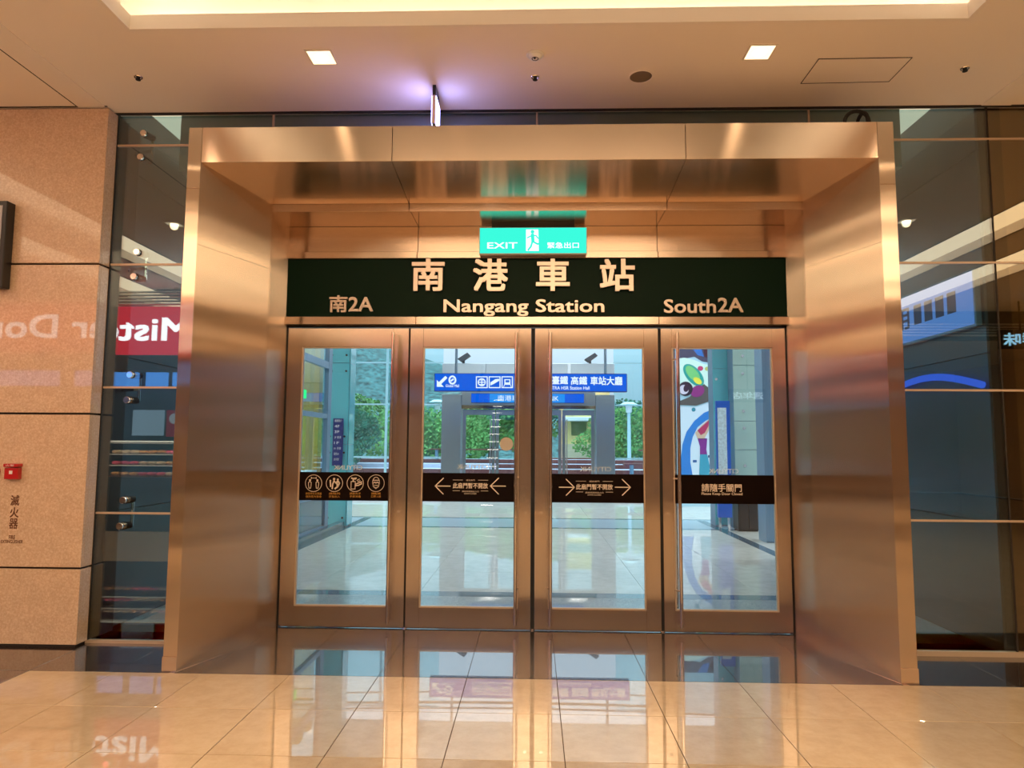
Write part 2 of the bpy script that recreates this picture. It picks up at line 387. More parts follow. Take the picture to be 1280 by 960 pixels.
# dark granite strip under the facade and inside the portal
for i in range(-17, 18):
    x = TX+TS*i
    tile_obj('granite_slab', x, 5.42, TS, 5.42-TY, M['granite'], fl, 0.0012)
bx('grout_bed', (-2.2, 2.2, 5.42, 6.06, -0.06, -0.004), M['grout'], fl)
for i in range(-4, 4):
    x0 = max(-2.2, TX+TS*i); x1 = min(2.2, TX+TS*(i+1))
    tile_obj('granite_slab', x0, 6.0, x1-x0, 0.58, M['granite'], fl, 0.0012)
tile_w = 0
bx('threshold_bar', (-2.19, 2.19, 5.995, 6.03, -0.02, 0.006), M['chrome'], fl)
# mitre line brass/steel in the portal floor
b = bm_()
for s in (-1, 1): slab(b, [(s*2.43, 4.745, 0.0), (s*2.47, 4.745, 0.0), (s*2.205, 5.47, 0.0), (s*2.175, 5.47, 0.0)], (0, 0, 0.0015))
obj('floor_trim', b, M['chrome'], fl)

# ---- stone wall left of the glass
SY = 5.28
ws = sroot('wall_stone', label='pinkish travertine wall left of the glass, in large polished slabs')
bx('backing', (RX0, -3.50, SY+0.03, SY+0.5, 0, CZ), M['gap'], ws)
zs = [0.02, 0.59, 1.78, 2.98, CZ-0.004]
xcol = [-3.475, -5.0, -6.5, -8.0, -9.5, -11.0, -13.5, RX0]
for j in range(4):
    for i in range(7):
        bx('stone_panel', (xcol[i+1]+0.003, xcol[i]-(0 if i == 0 else 0.003), SY, SY+0.03, zs[j]+(0.008 if j else 0), zs[j+1]-0.008), M['stone'], ws, 0.002)
    bx('stone_panel', (-3.498, -3.475, SY+0.0305, SY+0.16, zs[j]+(0.008 if j else 0), zs[j+1]-0.008), M['stone'], ws, 0.002)
struct('baseboard_left', box(bm_(), RX0, -3.49, SY+0.012, SY+0.03, 0, 0.02), M['gap'])

# ---- facade glass wall with joints, base rail
wg = sroot('wall_glass', label='frameless facade glazing beside and above the steel portal')
ZJ = [0.02, 1.0, 2.0, 3.01, 4.02, CZ-0.01]
def pane(x0, x1, z0, z1, mat): return bx('glass_pane', (x0+0.004, x1-0.004, GY, GY+0.012, z0+0.006, z1-0.006), mat, wg)
for j in range(4): pane(-3.49, -2.50, ZJ[j], ZJ[j+1], M['glass_f']); pane(2.50, 3.63, ZJ[j], ZJ[j+1], M['glass_f'])
for j in range(5):
    for a, bb in ((3.63, 4.83), (4.83, 6.03), (6.03, 7.23), (7.23, 8.43), (8.43, 11.0), (11.0, RX1)): pane(a, bb, ZJ[j], ZJ[j+1], M['glass_b'])
pane(-3.49, -2.165, 4.02, ZJ[5], M['glass_f']); pane(-2.165, 0.02, 4.02, ZJ[5], M['glass_f'])
pane(0.02, 2.22, 4.02, ZJ[5], M['glass_f']); pane(2.22, 3.63, 4.02, ZJ[5], M['glass_f'])
pane(-2.5, 0.02, 3.87, 4.02, M['glass_f']); pane(0.02, 2.5, 3.87, 4.02, M['glass_f'])
alu = pm('joint_sealant', (0.62, 0.48, 0.36), 0.35, 0.3)
for z in ZJ[1:5]:
    bx('glazing_joint', (-3.49, -2.53, GY-0.004, GY+0.014, z-0.008, z+0.008), alu, wg)
    bx('glazing_joint', (2.53, RX1, GY-0.004, GY+0.014, z-0.008, z+0.008), alu, wg)
for x in (-2.165, 0.02, 2.22): bx('glazing_joint', (x-0.008, x+0.008, GY-0.004, GY+0.014, 3.87, CZ), alu, wg)
for x in (3.63, 4.83, 6.03, 7.23): bx('glazing_joint', (x-0.006, x+0.006, GY-0.003, GY+0.013, 0.02, CZ), M['gap'], wg)
bx('base_rail', (-3.49, -2.53, GY-0.012, GY+0.03, 0, 0.022), alu, wg)
bx('base_rail', (2.54, RX1, GY-0.02, GY+0.03, 0, 0.035), alu, wg)
bx('end_mullion', (-3.495, -3.47, GY-0.01, GY+0.1, 0.0, CZ), M['gap'], wg)

# ------------------------------------------------------------------ steel portal
PY, LY, BY = 4.77, 5.47, 5.98
OX0, OX1, OZ = -2.527, 2.542, 3.857
IX, IZ = 2.43, 3.593           # front inner edge
LX, LZ = 2.17, 3.53            # inner edge of the flare
PX = 2.19
po = thing('entrance_portal', 'brushed stainless steel portal framing the four glass doors, flared inwards', 'door frame', (0, PY, 0))
g2 = 0.002
# dark core behind the cladding
b = bm_()
for s, ox in ((-1, OX0), (1, OX1)):
    slab(b, [(ox-s*0.01, PY+0.012, 0.0), (s*(IX+0.01), PY+0.012, 0.0), (s*(LX+0.02), LY-0.01, 0.0), (s*(PX+0.02), BY+0.05, 0.0), (ox-s*0.01, BY+0.05, 0.0)], (0, 0, OZ-0.012))
slab(b, [(OX0+0.01, PY+0.012, OZ-0.012), (OX0+0.01, BY+0.05, OZ-0.012), (OX0+0.01, BY+0.05, 3.515), (OX0+0.01, LY-0.0, 3.545), (OX0+0.01, PY+0.012, IZ+0.012)], (OX1-OX0-0.02, 0, 0))
obj('core', b, M['gap'], po)
# front uprights, seam at 3.40
for s, ox in ((-1, OX0), (1, OX1)):
    for z0, z1 in ((0.10, 3.40), (3.402, OZ)):
        a, c = sorted((ox, s*IX)); bx('front_panel', (a, c, PY, PY+0.012, z0, z1), M['steel_v'], po, 0.0015)
        a, c = sorted((ox, ox-s*0.010)); bx('outer_panel', (a, c, PY+0.0125, BY+0.04, z0, z1), M['steel_v'], po)
    a, c = sorted((ox+s*0.004, s*IX)); bx('plinth_strip', (a, c, PY-0.004, PY+0.012, 0, 0.099), M['steel_v'], po)
    # flared side
    slabpts = [(s*IX, PY+0.002, 0.0), (s*LX, LY, 0.0), (s*LX, LY, LZ), (s*IX, PY+0.002, IZ)]
    for z0, z1 in ((0.0, 2.985), (2.9875, None)):
        zb = z0; zt_in = z1 or LZ; zt_out = z1 or IZ
        obj('flared_panel', slab(bm_(), [(s*IX, PY+0.002, zb), (s*LX, LY, zb), (s*LX, LY, zt_in), (s*IX, PY+0.002, zt_out)], (s*0.008, 0.0, 0)), M['steel_v'], po)
    # reveal between flare and doors
    ym = LY+0.07
    for y0, y1 in ((LY+0.002, ym-0.003), (ym+0.003, BY+0.03)):
        a, c = sorted((s*PX, s*(PX+0.01))); bx('reveal_panel', (a, c, y0, y1, 0.0, 3.49), M['steel_v'], po)
    a, c = sorted((s*(PX+0.002), s*(PX+0.012))); bx('seam', (a, c, ym-0.003, ym+0.003, 0, 3.49), M['chrome'], po)
    a, c = sorted((s*LX, s*(PX+0.01))); bx('lip', (a, c, LY-0.001, LY+0.002, 0, 3.465), M['steel_v'], po)
hx = [-IX, -1.03, 1.08, IX]
for i in range(3):
    a, c = hx[i]+g2, hx[i+1]-g2
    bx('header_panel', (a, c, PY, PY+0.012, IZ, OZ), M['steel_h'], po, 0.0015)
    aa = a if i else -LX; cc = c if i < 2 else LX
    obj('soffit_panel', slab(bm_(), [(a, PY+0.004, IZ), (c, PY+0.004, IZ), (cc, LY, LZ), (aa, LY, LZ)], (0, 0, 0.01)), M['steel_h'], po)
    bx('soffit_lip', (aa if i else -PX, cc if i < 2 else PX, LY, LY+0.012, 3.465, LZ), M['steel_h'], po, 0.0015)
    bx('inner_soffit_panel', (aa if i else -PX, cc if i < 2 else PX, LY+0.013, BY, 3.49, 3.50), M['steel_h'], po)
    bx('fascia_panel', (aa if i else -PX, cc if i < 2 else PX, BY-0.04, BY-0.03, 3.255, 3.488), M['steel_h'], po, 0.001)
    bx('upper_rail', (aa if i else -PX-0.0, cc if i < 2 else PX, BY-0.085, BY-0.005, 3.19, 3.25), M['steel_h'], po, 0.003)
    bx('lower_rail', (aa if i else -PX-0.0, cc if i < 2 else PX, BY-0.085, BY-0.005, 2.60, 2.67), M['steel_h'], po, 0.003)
for i in range(3):
    pass
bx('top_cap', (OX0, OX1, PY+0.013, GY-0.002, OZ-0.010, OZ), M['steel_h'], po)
bx('door_closer_housing', (-PX, PX, BY-0.02, BY+0.06, 2.584, 2.60), M['black'], po)
bx('back_wall_plate', (-PX-0.02, PX+0.02, BY-0.028, BY+0.05, 2.60, 3.55), M['black'], po)

# ---- green name board with raised steel letters
SB = BY-0.05
sb = thing('station_name_board', 'long dark green board with raised steel station name above the doors', 'sign', (0, SB, 2.67))
bx('board', (-PX+0.004, PX-0.004, SB-0.005, SB+0.012, 2.672, 3.188), M['green'], sb)
LYp = SB-0.005
def letters(s, px0, px1, pz0, pz1, bold, th, lift=0.012, name='letter'):
    """one mesh per character, laid out as the whole string, fitted to the pixel box"""
    x0, z1 = at(px0, pz0, LYp); x1, z0 = at(px1, pz1, LYp)
    W = text_mesh(s, bold, 0.5); a, bq = W[2], W[3]; c, d = W[4], W[5]
    for i, ch in enumerate(s):
        if ch == ' ': continue
        pre = text_mesh(s[:i+1], bold, 0.5); me = text_mesh(ch, bold, 0.5)
        off = pre[3]-me[3]
        b = bm_(); sx = (x1-x0)/(bq-a); sz = (z1-z0)/(d-c)
        vs = [b.verts.new((x0+(p.x+off-a)*sx, LYp-lift-th*(p.z+0.5), z0+(p.y-c)*sz)) for p in me[0]]
        for f in me[1]:
            try: b.faces.new([vs[k] for k in f])
            except ValueError: pass
        o = obj(name, b, M['letter'], sb)
for ch, a, c in (('南', 516, 556), ('港', 592, 635), ('車', 670, 712), ('站', 749, 793)): letters(ch, a, c, 325, 365, 0.022, 0.03)
letters('南', 413, 435, 370, 391, 0.02, 0.018); letters('2A', 437, 467, 372, 390, 0.016, 0.018)
letters('Nangang Station', 555, 755, 375, 396, 0.016, 0.018)
letters('South', 829, 894, 375, 392, 0.016, 0.018); letters('2A', 896, 928, 373, 391, 0.016, 0.018)

# ---- exit sign
EX0, EZ1 = at(600, 285, 5.80); EX1, EZ0 = at(733, 316, 5.80)
ex = thing('exit_sign', 'green lit emergency exit box sign above the station name board', 'sign', ((EX0+EX1)/2, 5.80, EZ0))
bx('housing', (EX0-0.006, EX1+0.006, 5.806, 5.86, EZ0-0.006, EZ1+0.006), pm('exit_housing', (0.7, 0.7, 0.68), 0.4), ex, 0.003)
bx('lit_face', (EX0, EX1, 5.80, 5.806, EZ0, EZ1), M['exit'], ex)
bx('mounting_bracket', (EX0+0.1, EX1-0.1, 5.82, 5.85, EZ1+0.006, 3.489), M['black'], ex)
b = bm_(); w = EX1-EX0; h = EZ1-EZ0; yy = 5.7985
put_text(b, 'EXIT', EX0+w*0.07, EX0+w*0.355, EZ0+h*0.18, EZ0+h*0.42, yy, 0.01)
put_text(b, '緊急出口', EX0+w*0.635, EX0+w*0.93, EZ0+h*0.18, EZ0+h*0.42, yy, 0.01)
obj('lettering', b, M['exit_w'], ex)
b = bm_(); cx0 = EX0+w*0.435; cx1 = EX0+w*0.555; polyd(b, [(cx0, EZ0+h*0.08), (cx1, EZ0+h*0.08), (cx1-0.005, EZ0+h*0.93), (cx0, EZ0+h*0.93)], yy)
obj('doorway_symbol', b, M['exit_w'], ex)
b = bm_(); mx = (cx0+cx1)/2; u = h
for pts, ww in (([(mx-0.0*u, EZ0+0.72*u), (mx+0.02*u, EZ0+0.45*u)], 0.13), ([(mx+0.02*u, EZ0+0.45*u), (mx+0.20*u, EZ0+0.35*u), (mx+0.26*u, EZ0+0.37*u)], 0.07), ([(mx, EZ0+0.45*u), (mx-0.06*u, EZ0+0.25*u), (mx-0.16*u, EZ0+0.12*u)], 0.07),
                ([(mx, EZ0+0.70*u), (mx-0.2*u, EZ0+0.60*u)], 0.05), ([(mx, EZ0+0.70*u), (mx+0.14*u, EZ0+0.68*u), (mx+0.22*u, EZ0+0.58*u)], 0.05)):
    ribbon(b, pts, ww*u, yy-0.001)
polyd(b, circ(mx-0.0*u, EZ0+0.84*u, 0.075*u, 14)[:-1], yy-0.001)
obj('running_figure', b, M['exit'], ex)

# ------------------------------------------------------------------ the four doors
DT = 0.045
def icon(b, k, cx, cz, r, y):
    ribbon(b, circ(cx, cz, r, 30), 0.005, y)
    L = lambda pts, w=0.006: ribbon(b, [(cx+p[0]*r, cz+p[1]*r) for p in pts], w, y)
    Dk = lambda x, z, q: polyd(b, [(cx+x*r+q*r*math.cos(a*PI/6), cz+z*r+q*r*math.sin(a*PI/6)) for a in range(12)], y)
    if k == 0:
        for s in (-1, 1):
            Dk(s*0.45, 0.36, 0.13); L([(s*0.45, 0.2), (s*0.62, 0.1), (s*0.62, -0.2), (s*0.55, -0.6), (s*0.35, -0.6), (s*0.3, -0.2), (s*0.3, 0.1), (s*0.45, 0.2)])
        L([(-0.3, 0.62), (0.3, 0.62)]); L([(-0.3, 0.52), (-0.3, 0.72)]); L([(0.3, 0.52), (0.3, 0.72)])
    elif k == 1:
        for x, z, q in ((-0.5, 0.3, 0.1), (-0.05, 0.5, 0.15), (0.4, 0.45, 0.12)): Dk(x, z, q)
        L([(-0.5, 0.15), (-0.45, -0.4)], 0.012); L([(-0.05, 0.3), (-0.2, -0.1), (-0.25, -0.65)], 0.012); L([(-0.05, 0.3), (0.2, 0.0)], 0.010)
        L([(0.4, 0.3), (0.6, 0.0), (0.4, -0.4), (0.1, -0.65)], 0.014); L([(0.3, 0.2), (0.35, -0.3)], 0.012)
    elif k == 2:
        L([(-0.5, -0.7), (-0.5, 0.2), (0.0, 0.2), (0.0, -0.7), (-0.5, -0.7)]); L([(-0.25, 0.2), (-0.25, 0.55), (0.1, 0.6)], 0.012); L([(-0.45, 0.6), (0.0, 0.5)], 0.012)
        L([(0.1, -0.1), (0.45, 0.05), (0.8, 0.15)], 0.010); L([(0.0, -0.3), (0.4, -0.25), (0.8, -0.05)], 0.010); L([(0.2, 0.35), (0.5, 0.5)]); L([(0.3, 0.2), (0.6, 0.3)])
    else:
        L([(0.42*math.cos(a*PI/8), 0.1+0.62*math.sin(a*PI/8)) for a in range(17)])
        L([(-0.4, 0.0), (-0.15, 0.12), (0.0, 0.02), (0.15, 0.12), (0.4, 0.0)], 0.01); L([(-0.4, 0.0), (-0.3, -0.4), (0.0, -0.62), (0.3, -0.4), (0.4, 0.0)], 0.009)
        L([(-0.35, 0.35), (0.35, 0.35)], 0.008); L([(-0.2, -0.25), (0.2, -0.25)])
def make_door(n, x0, x1, gx0, gx1, zt, hxp, band_label, px_word, lb):
    d = sroot('door_%d' % n, ((x0+x1)/2, BY, 0), lb)
    y0, y1 = BY-0.022, BY+0.022
    bx('stile', (x0, gx0, y0, y1, 0.012, 2.576), M['steel_v2'], d, 0.0015)
    bx('stile', (gx1, x1, y0, y1, 0.012, 2.576), M['steel_v2'], d, 0.0015)
    bx('top_rail', (gx0+0.001, gx1-0.001, y0+0.001, y1, 2.410, 2.575), M['steel_v2'], d, 0.001)
    bx('bottom_rail', (gx0+0.001, gx1-0.001, y0+0.001, y1, 0.012, 0.175), M['steel_v2'], d, 0.001)
    b = bm_()
    for a in ((gx0, gx0+0.012, 0.175, 2.41), (gx1-0.012, gx1, 0.175, 2.41), (gx0+0.012, gx1-0.012, 0.175, 0.187), (gx0+0.012, gx1-0.012, 2.400, 2.41)): box(b, a[0], a[1], y0+0.006, y1-0.006, a[2], a[3])
    obj('glazing_bead', b, alu, d)
    bx('glass_pane', (gx0+0.012, gx1-0.012, BY-0.005, BY+0.005, 0.187, 2.400), M['glass'], d)
    bd = bx('message_band', (gx0+0.012, gx1-0.012, BY-0.0065, BY-0.0055, 1.068, 1.312), M['band'], d)
    bx('message_band_back', (gx0+0.012, gx1-0.012, BY+0.0055, BY+0.0065, 1.068, 1.312), M['band'], d)
    yb = BY-0.0075; gc = (gx0+gx1)/2; zc = 1.19
    if n == 1:
        bi = bm_(); bt = bm_()
        for k, px in enumerate((392, 418, 444, 470)):
            X, Z = at(px, 604, yb); icon(bi, k, X, Z, 0.072, yb)
            for r, zz in enumerate((616.8, 620.5)):
                Xa, Z0 = at(px-[10, 7, 7, 6][k], zz+1.5, yb); Xb, Z1 = at(px+[10, 7, 7, 6][k], zz-1.2, yb)
                put_text(bt, [['請保持社交距離', '保持室內安全'], ['請陪同', '孩童出入'], ['請勤洗手', '手部消毒'], ['請配戴', '口罩入場']][k][r], Xa, Xb, Z0, Z1, yb)
        obj('safety_icon', bi, M['gold'], bd); obj('lettering', bt, M['orange'], bd)
    if n in (2, 3):
        b = bm_(); s = -1 if n == 2 else 1
        for ax in ((585-41, 604) if n == 2 else (699, 609)), ((613, 604) if n == 2 else (769, 609)):
            X0, Z0 = at(ax[0], 608 if n == 2 else 609, yb); Lh = 0.13
            tip = X0 if s < 0 else X0+Lh; tail = X0+Lh if s < 0 else X0
            if n == 2: Z0 = at(ax[0], 607.5, yb)[1]
            ribbon(b, [(tail, Z0), (tip, Z0)], 0.008, yb); ribbon(b, [(tip-s*0.07, Z0+0.068), (tip, Z0), (tip-s*0.07, Z0-0.068)], 0.008, yb)
        pa, pb = ((566, 610) if n == 2 else (720, 766)); zz = 607 if n == 2 else 608.5
        Xa, Z0 = at(pa, zz+3.4, yb); Xb, Z1 = at(pb, zz-3.2, yb)
        put_text(b, '此扇門暫不開放', Xa, Xb, Z0, Z1, yb, 0.015)
        put_text(b, '請走旁門', Xa+0.115, Xb-0.115, Z1+0.016, Z1+0.03, yb)
        put_text(b, '請使用其他出入口', Xa+0.08, Xb-0.08, Z0-0.032, Z0-0.018, yb)
        put_text(b, 'DOOR CLOSED', Xa+0.10, Xb-0.10, Z0-0.050, Z0-0.038, yb)
        for za in (Z1+0.024, Z0-0.020):
            for s2 in (0, 1):
                q = (Xa, Xa+0.085) if s2 == 0 else (Xb-0.085, Xb)
                if za < Z0: q = (Xa, Xa+0.06) if s2 == 0 else (Xb-0.06, Xb)
                ribbon(b, [(q[0], za), (q[1], za)], 0.003, yb)
        obj('lettering', b, M['gold'], bd)
    if n == 4:
        b = bm_(); Xa, Z0 = at(877, 614.5, yb); Xb, Z1 = at(927, 605, yb)
        put_text(b, '請隨手關門', Xa, Xb, Z0, Z1, yb, 0.012)
        Xa, Z0 = at(877, 619.6, yb); Xb, Z1 = at(928, 615.8, yb)
        put_text(b, 'Please Keep Door Closed', Xa, Xb, Z0, Z1, yb, 0.01)
        obj('lettering', b, M['gold'], bd)
    # shop name printed to be read from outside
    yo = BY+0.0072; X0, Z0 = at(px_word[0], px_word[2]+2.6, yo); X1, Z1 = at(px_word[1], px_word[2]-2.8, yo)
    obj('outer_lettering', put_text(bm_(), 'CITYLINK', X0, X1, Z0, Z1, yo, 0.01, 0.0, 1), M['white'], d)
    for s, nm in ((-1, 'pull_handle'), (1, 'outer_pull_handle')):
        yh = BY+s*0.085; b = bm_(); tube(b, (hxp, yh, 0.055), (hxp, yh, 2.53), 0.0155, 20)
        hd = obj(nm, b, M['chrome'], d, smooth=True)
        for z in (0.35, 1.28, 2.30):
            obj('standoff', tube(bm_(), (hxp, yh, z), (gx0-0.0 if hxp < gx0+0.1 else gx1, BY+s*0.021, z), 0.007, 10), M['chrome'], hd, smooth=True)
    sx = gx1+0.02 + (x1-gx1-0.02)/2 if n in (1, 2) else x0+(gx0-x0)/2
    obj('lock_cylinder', tube(bm_(), (sx-0.0, y0-0.004, 0.98), (sx, y0+0.002, 0.98), 0.013, 16), M['chrome'], d, smooth=True)
    for z in (0.012, 2.576):
        pass
    return d
d1 = make_door(1, -2.172, -1.100, -2.045, -1.235, 2.576, -1.225, '', (417, 453, 584.5), 'leftmost steel-framed glass door, its dark band carrying four round icons')
d2 = make_door(2, -1.085, -0.022, -0.970, -0.128, 2.576, -0.150, '', (571, 610, 583.5), 'steel-framed glass door with left-pointing arrows on its dark band')
d3 = make_door(3, 0.012, 1.080, 0.128, 0.957, 2.576, 0.145, '', (725, 764, 586.5), 'steel-framed glass door with right-pointing arrows on its dark band')
d4 = make_door(4, 1.105, 2.172, 1.198, 2.062, 2.576, 1.235, '', (886, 923, 589.0), 'rightmost steel-framed glass door asking people to close it')
x, z = at(633, 555, BY-0.006)
st = obj('round_sticker', tube(bm_(), (x, BY-0.0065, z), (x, BY-0.0055, z), 0.058, 32), pm('beige_sticker', (0.60, 0.54, 0.46), 0.6), d2)
# jamb strips between and beside the leaves
fr = sroot('door_frame', (0, BY, 0))
for a, c in ((-2.19, -2.174), (2.174, 2.19)): bx('jamb', (a, c, BY-0.02, BY+0.05, 0, 2.60), M['black'], fr)
for xa_, xb_ in ((-1.0995, -1.0855), (-0.0215, 0.0115), (1.0805, 1.1045)): bx('weather_seal', (xa_, xb_, BY-0.004, BY+0.018, 0.012, 2.58), M['rubber'], fr)
for xx in (-1.0925, -0.005, 1.0925): obj('pivot', tube(bm_(), (xx, BY, 0.0), (xx, BY, 0.011), 0.02, 12), M['chrome'], fr)

# ------------------------------------------------------------------ glass fittings left bay
def fitting(z, label):
    t = thing('glass_clamp_fitting', label, 'glass clamp', (-3.25, GY, z), 'point fixings of the left glass bay')
    for s, dx in ((1, 0.0), (-1, 0.01)):
        cx = -3.25-(0.015 if s < 0 else 0)
        zc = z+s*0.102
        obj('disc', tube(bm_(), (cx, GY-0.022, zc), (cx, GY-0.002, zc), 0.027, 24), M['chrome'], t, 0.003, smooth=True)
        obj('body', tube(bm_(), (cx, GY+0.013, zc), (cx+0.03, GY+0.09, zc), 0.032, 20, 0.024), M['rubber'], t, smooth=True)
    obj('spine', tube(bm_(), (-3.225, GY+0.085, z-0.105), (-3.225, GY+0.085, z+0.105), 0.012, 12), M['chrome'], t, smooth=True)
    obj('arm', slab(bm_(), [(-3.225, GY+0.08, z-0.02), (-3.225, GY+0.08, z+0.005), (-3.47, GY+0.16, z-0.005), (-3.47, GY+0.16, z-0.03)], (0, 0.012, 0)), M['chrome'], t)
fitting(4.02, 'topmost steel clamp fitting on the left glass, just under the ceiling')
fitting(3.01, 'steel clamp fitting at the second glass joint from the ceiling')
fitting(2.0, 'steel clamp fitting at the third glass joint, below the red sign reflection')
fitting(1.0, 'lowest steel clamp fitting on the left glass, at waist height')

# ------------------------------------------------------------------ ceiling items
def downlight(x, y, label, watt, vis=True):
    t = thing('recessed_downlight', label, 'ceiling light', (x, y, CZ), 'square recessed downlights')
    b = bm_(); r = 0.095
    for a in ((-r, r, -r, -r+0.012), (-r, r, r-0.012, r), (-r, -r+0.012, -r+0.012, r-0.012), (r-0.012, r, -r+0.012, r-0.012)): box(b, x+a[0], x+a[1], y+a[2], y+a[3], CZ-0.006, CZ)
    obj('rim', b, M['lampbox'], t)
    b = bm_(); box(b, x-r+0.012, x+r-0.012, y-r+0.012, y+r-0.012, CZ-0.0042, CZ-0.0008); obj('reflector', b, pm_lit, t)
    obj('lamp_lens', ball(bm_(), (x, y, CZ-0.004), 0.05, (1, 1, 0.25)), M['lamp'], t, smooth=True)
    L = D.lights.new('downlight_beam', 'SPOT'); L.energy = watt; L.color = (1.0, 0.66, 0.36); L.spot_size = 1.3 if y == 4.60 else 2.7; L.spot_blend = 1.0; L.shadow_soft_size = 0.045
    lo = D.objects.new('downlight_beam', L); C.objects.link(lo); lo.parent = t; lo.location = (0, 0, -0.03)
    return t
pm_lit = emis('glowing_reflector', (1.0, 0.72, 0.42), 2.2)
downlight(-1.51, 4.60, 'square recessed downlight in the ceiling left of the blue blade sign', SPOT_W)
downlight(1.563, 4.60, 'square recessed downlight in the ceiling beside the access hatch', SPOT_W)
for i, (x, y) in enumerate([(-4.5, 2.6), (-4.5, 0.2), (-4.5, -2.4), (4.5, 2.6), (4.5, 0.2), (4.5, -2.4), (-8.7, 1.5), (8.2, 1.5), (-3.2, 3.0), (3.3, 3.0)]):
    downlight(x, y, 'square recessed downlight %s, seen only mirrored' % ['left of the hall, nearest the stone wall', 'left of the hall, level with the camera', 'left of the hall, towards the back', 'right of the hall, nearest the glass', 'right of the hall, level with the camera', 'right of the hall, towards the back', 'over the front of the doughnut kiosk', 'near the far right wall', 'beside the left edge of the ceiling cove', 'beside the right edge of the ceiling cove'][i], SPOT_W*1.3)
def sprinkler(x, y, label):
    t = thing('sprinkler', label, 'sprinkler', (x, y, CZ), 'ceiling sprinklers')
    obj('escutcheon', ring(bm_(), (x, y, CZ-0.003), 0.026, 0.006, 'Z', 20, 6), M['chrome'], t, smooth=True)
    obj('nozzle', tube(bm_(), (x, y, CZ-0.022), (x, y, CZ), 0.010, 12, 0.016), M['rubber'], t)
    obj('deflector', tube(bm_(), (x, y, CZ-0.026), (x, y, CZ-0.022), 0.018, 12), M['rubber'], t)
sprinkler(-2.968, 4.832, 'small dark sprinkler in the ceiling near the stone wall'); sprinkler(0.004, 4.892, 'small dark sprinkler in the ceiling behind the smoke detector')
sprinkler(3.105, 4.836, 'small dark sprinkler in the ceiling right of the access hatch')
t = thing('smoke_detector', 'round white smoke detector with small vents on the ceiling', 'smoke detector', (0.003, 4.598, CZ))
obj('base', tube(bm_(), (0.003, 4.598, CZ-0.012), (0.003, 4.598, CZ), 0.062, 32), M['white'], t, 0.003, smooth=True)
obj('sensor_head', tube(bm_(), (0.003, 4.598, CZ-0.032), (0.003, 4.598, CZ-0.012), 0.036, 24, 0.05), M['white'], t, 0.003, smooth=True)
obj('vent', ring(bm_(), (0.003, 4.598, CZ-0.030), 0.022, 0.004, 'Z', 20, 6), M['rubber'], t)
obj('indicator', ball(bm_(), (0.0, 4.585, CZ-0.034), 0.008), M['rubber'], t)
t = thing('ceiling_speaker', 'round tan loudspeaker grille flush in the ceiling', 'speaker', (0.787, 4.897, CZ))
obj('grille', tube(bm_(), (0.787, 4.897, CZ-0.006), (0.787, 4.897, CZ), 0.085, 36), pm('tan_grille', (0.22, 0.16, 0.11), 0.6, bump=0.5, bscale=300), t, 0.002)
obj('rim', ring(bm_(), (0.787, 4.897, CZ-0.004), 0.085, 0.006, 'Z', 36, 6), M['ceil2'], t, smooth=True)
t = thing('access_hatch', 'flush ceiling access panel outlined by a thin dark gap', 'access panel', (2.32, 4.85, CZ))
hp = [(2.005, 4.69), (2.65, 4.685), (2.65, 5.005), (2.005, 5.02)]
obj('hatch_panel', slab(bm_(), [(p[0], p[1], CZ-0.004) for p in hp], (0, 0, 0.004)), M['ceil'], t)
b = bm_()
for i in range(4):
    p, q = Vector((*hp[i], CZ-0.0045)), Vector((*hp[(i+1) % 4], CZ-0.0045)); tube(b, p, q, 0.0028, 6)
obj('edge_gap', b, M['gap'], t)
# blade sign
t = thing('blade_sign', 'thin blue-white lit sign hanging edge-on from the ceiling', 'sign', (-0.76, 5.08, 3.98))
bx('lit_face', (-0.750, -0.746, 4.985, 5.185, 3.985, 4.195), M['violet'], t); bx('lit_face', (-0.782, -0.778, 4.985, 5.185, 3.985, 4.195), M['violet'], t)
bx('housing', (-0.778, -0.750, 4.98, 5.19, 3.98, 4.20), M['chrome'], t)
bx('mounting_bracket', (-0.776, -0.752, 4.99, 5.18, 4.20, CZ), M['black'], t)
b = bm_(); put_text(b, '南2', 5.0, 5.17, 4.02, 4.16, -0.7452, 0.02, plane='X'); obj('lettering', b, M['bluelit'], t)
# cable coil and camera dome on top of the portal
t = thing('cable_coil', 'coil of black cable standing on the right end of the portal top', 'cable', (2.43, 5.05, OZ))
obj('loop', ring(bm_(), (2.40, 5.0, OZ+0.105), 0.09, 0.014, 'Y', 28, 8), M['rubber'], t, smooth=True)
o = obj('loop', ring(bm_(), (2.46, 5.05, OZ+0.105), 0.09, 0.014, 'X', 28, 8), M['rubber'], t, smooth=True)
tag(obj('grey_bundle', ball(bm_(), (2.26, 5.1, OZ+0.03), 0.075, (1, 0.8, 0.75)), pm('blue_grey_cloth', (0.10, 0.14, 0.17), 0.9), None, smooth=True), 'rounded blue-grey bundle on the portal top beside the cable coil', 'bundle')

# ------------------------------------------------------------------ on the stone wall
def red_box(x, z, label):
    t = thing('fire_alarm_box', label, 'fire alarm', (x, SY, z), 'red alarm devices on the stone wall')
    bx('body', (x-0.055, x+0.055, SY-0.045, SY, z-0.055, z+0.035), M['red'], t, 0.008, seg=2)
    bx('hood', (x-0.055, x+0.06, SY-0.06, SY, z+0.040, z+0.066), M['red'], t, 0.006, seg=2)
    bx('button', (x-0.012, x+0.012, SY-0.049, SY-0.045, z-0.014, z+0.012), M['white'], t)
    obj('lettering', put_text(bm_(), '火警', x-0.035, x+0.035, z+0.046, z+0.060, SY-0.0605), M['white'], t)
x, z = at(19, 590, SY); red_box(x, z, 'red wall alarm box with a white button above the extinguisher lettering')
t = thing('alarm_bell', 'round red alarm bell cut off at the left edge of the photo', 'alarm bell', (at(-14, 590, SY)[0], SY, z))
x2 = at(-10, 590, SY)[0]
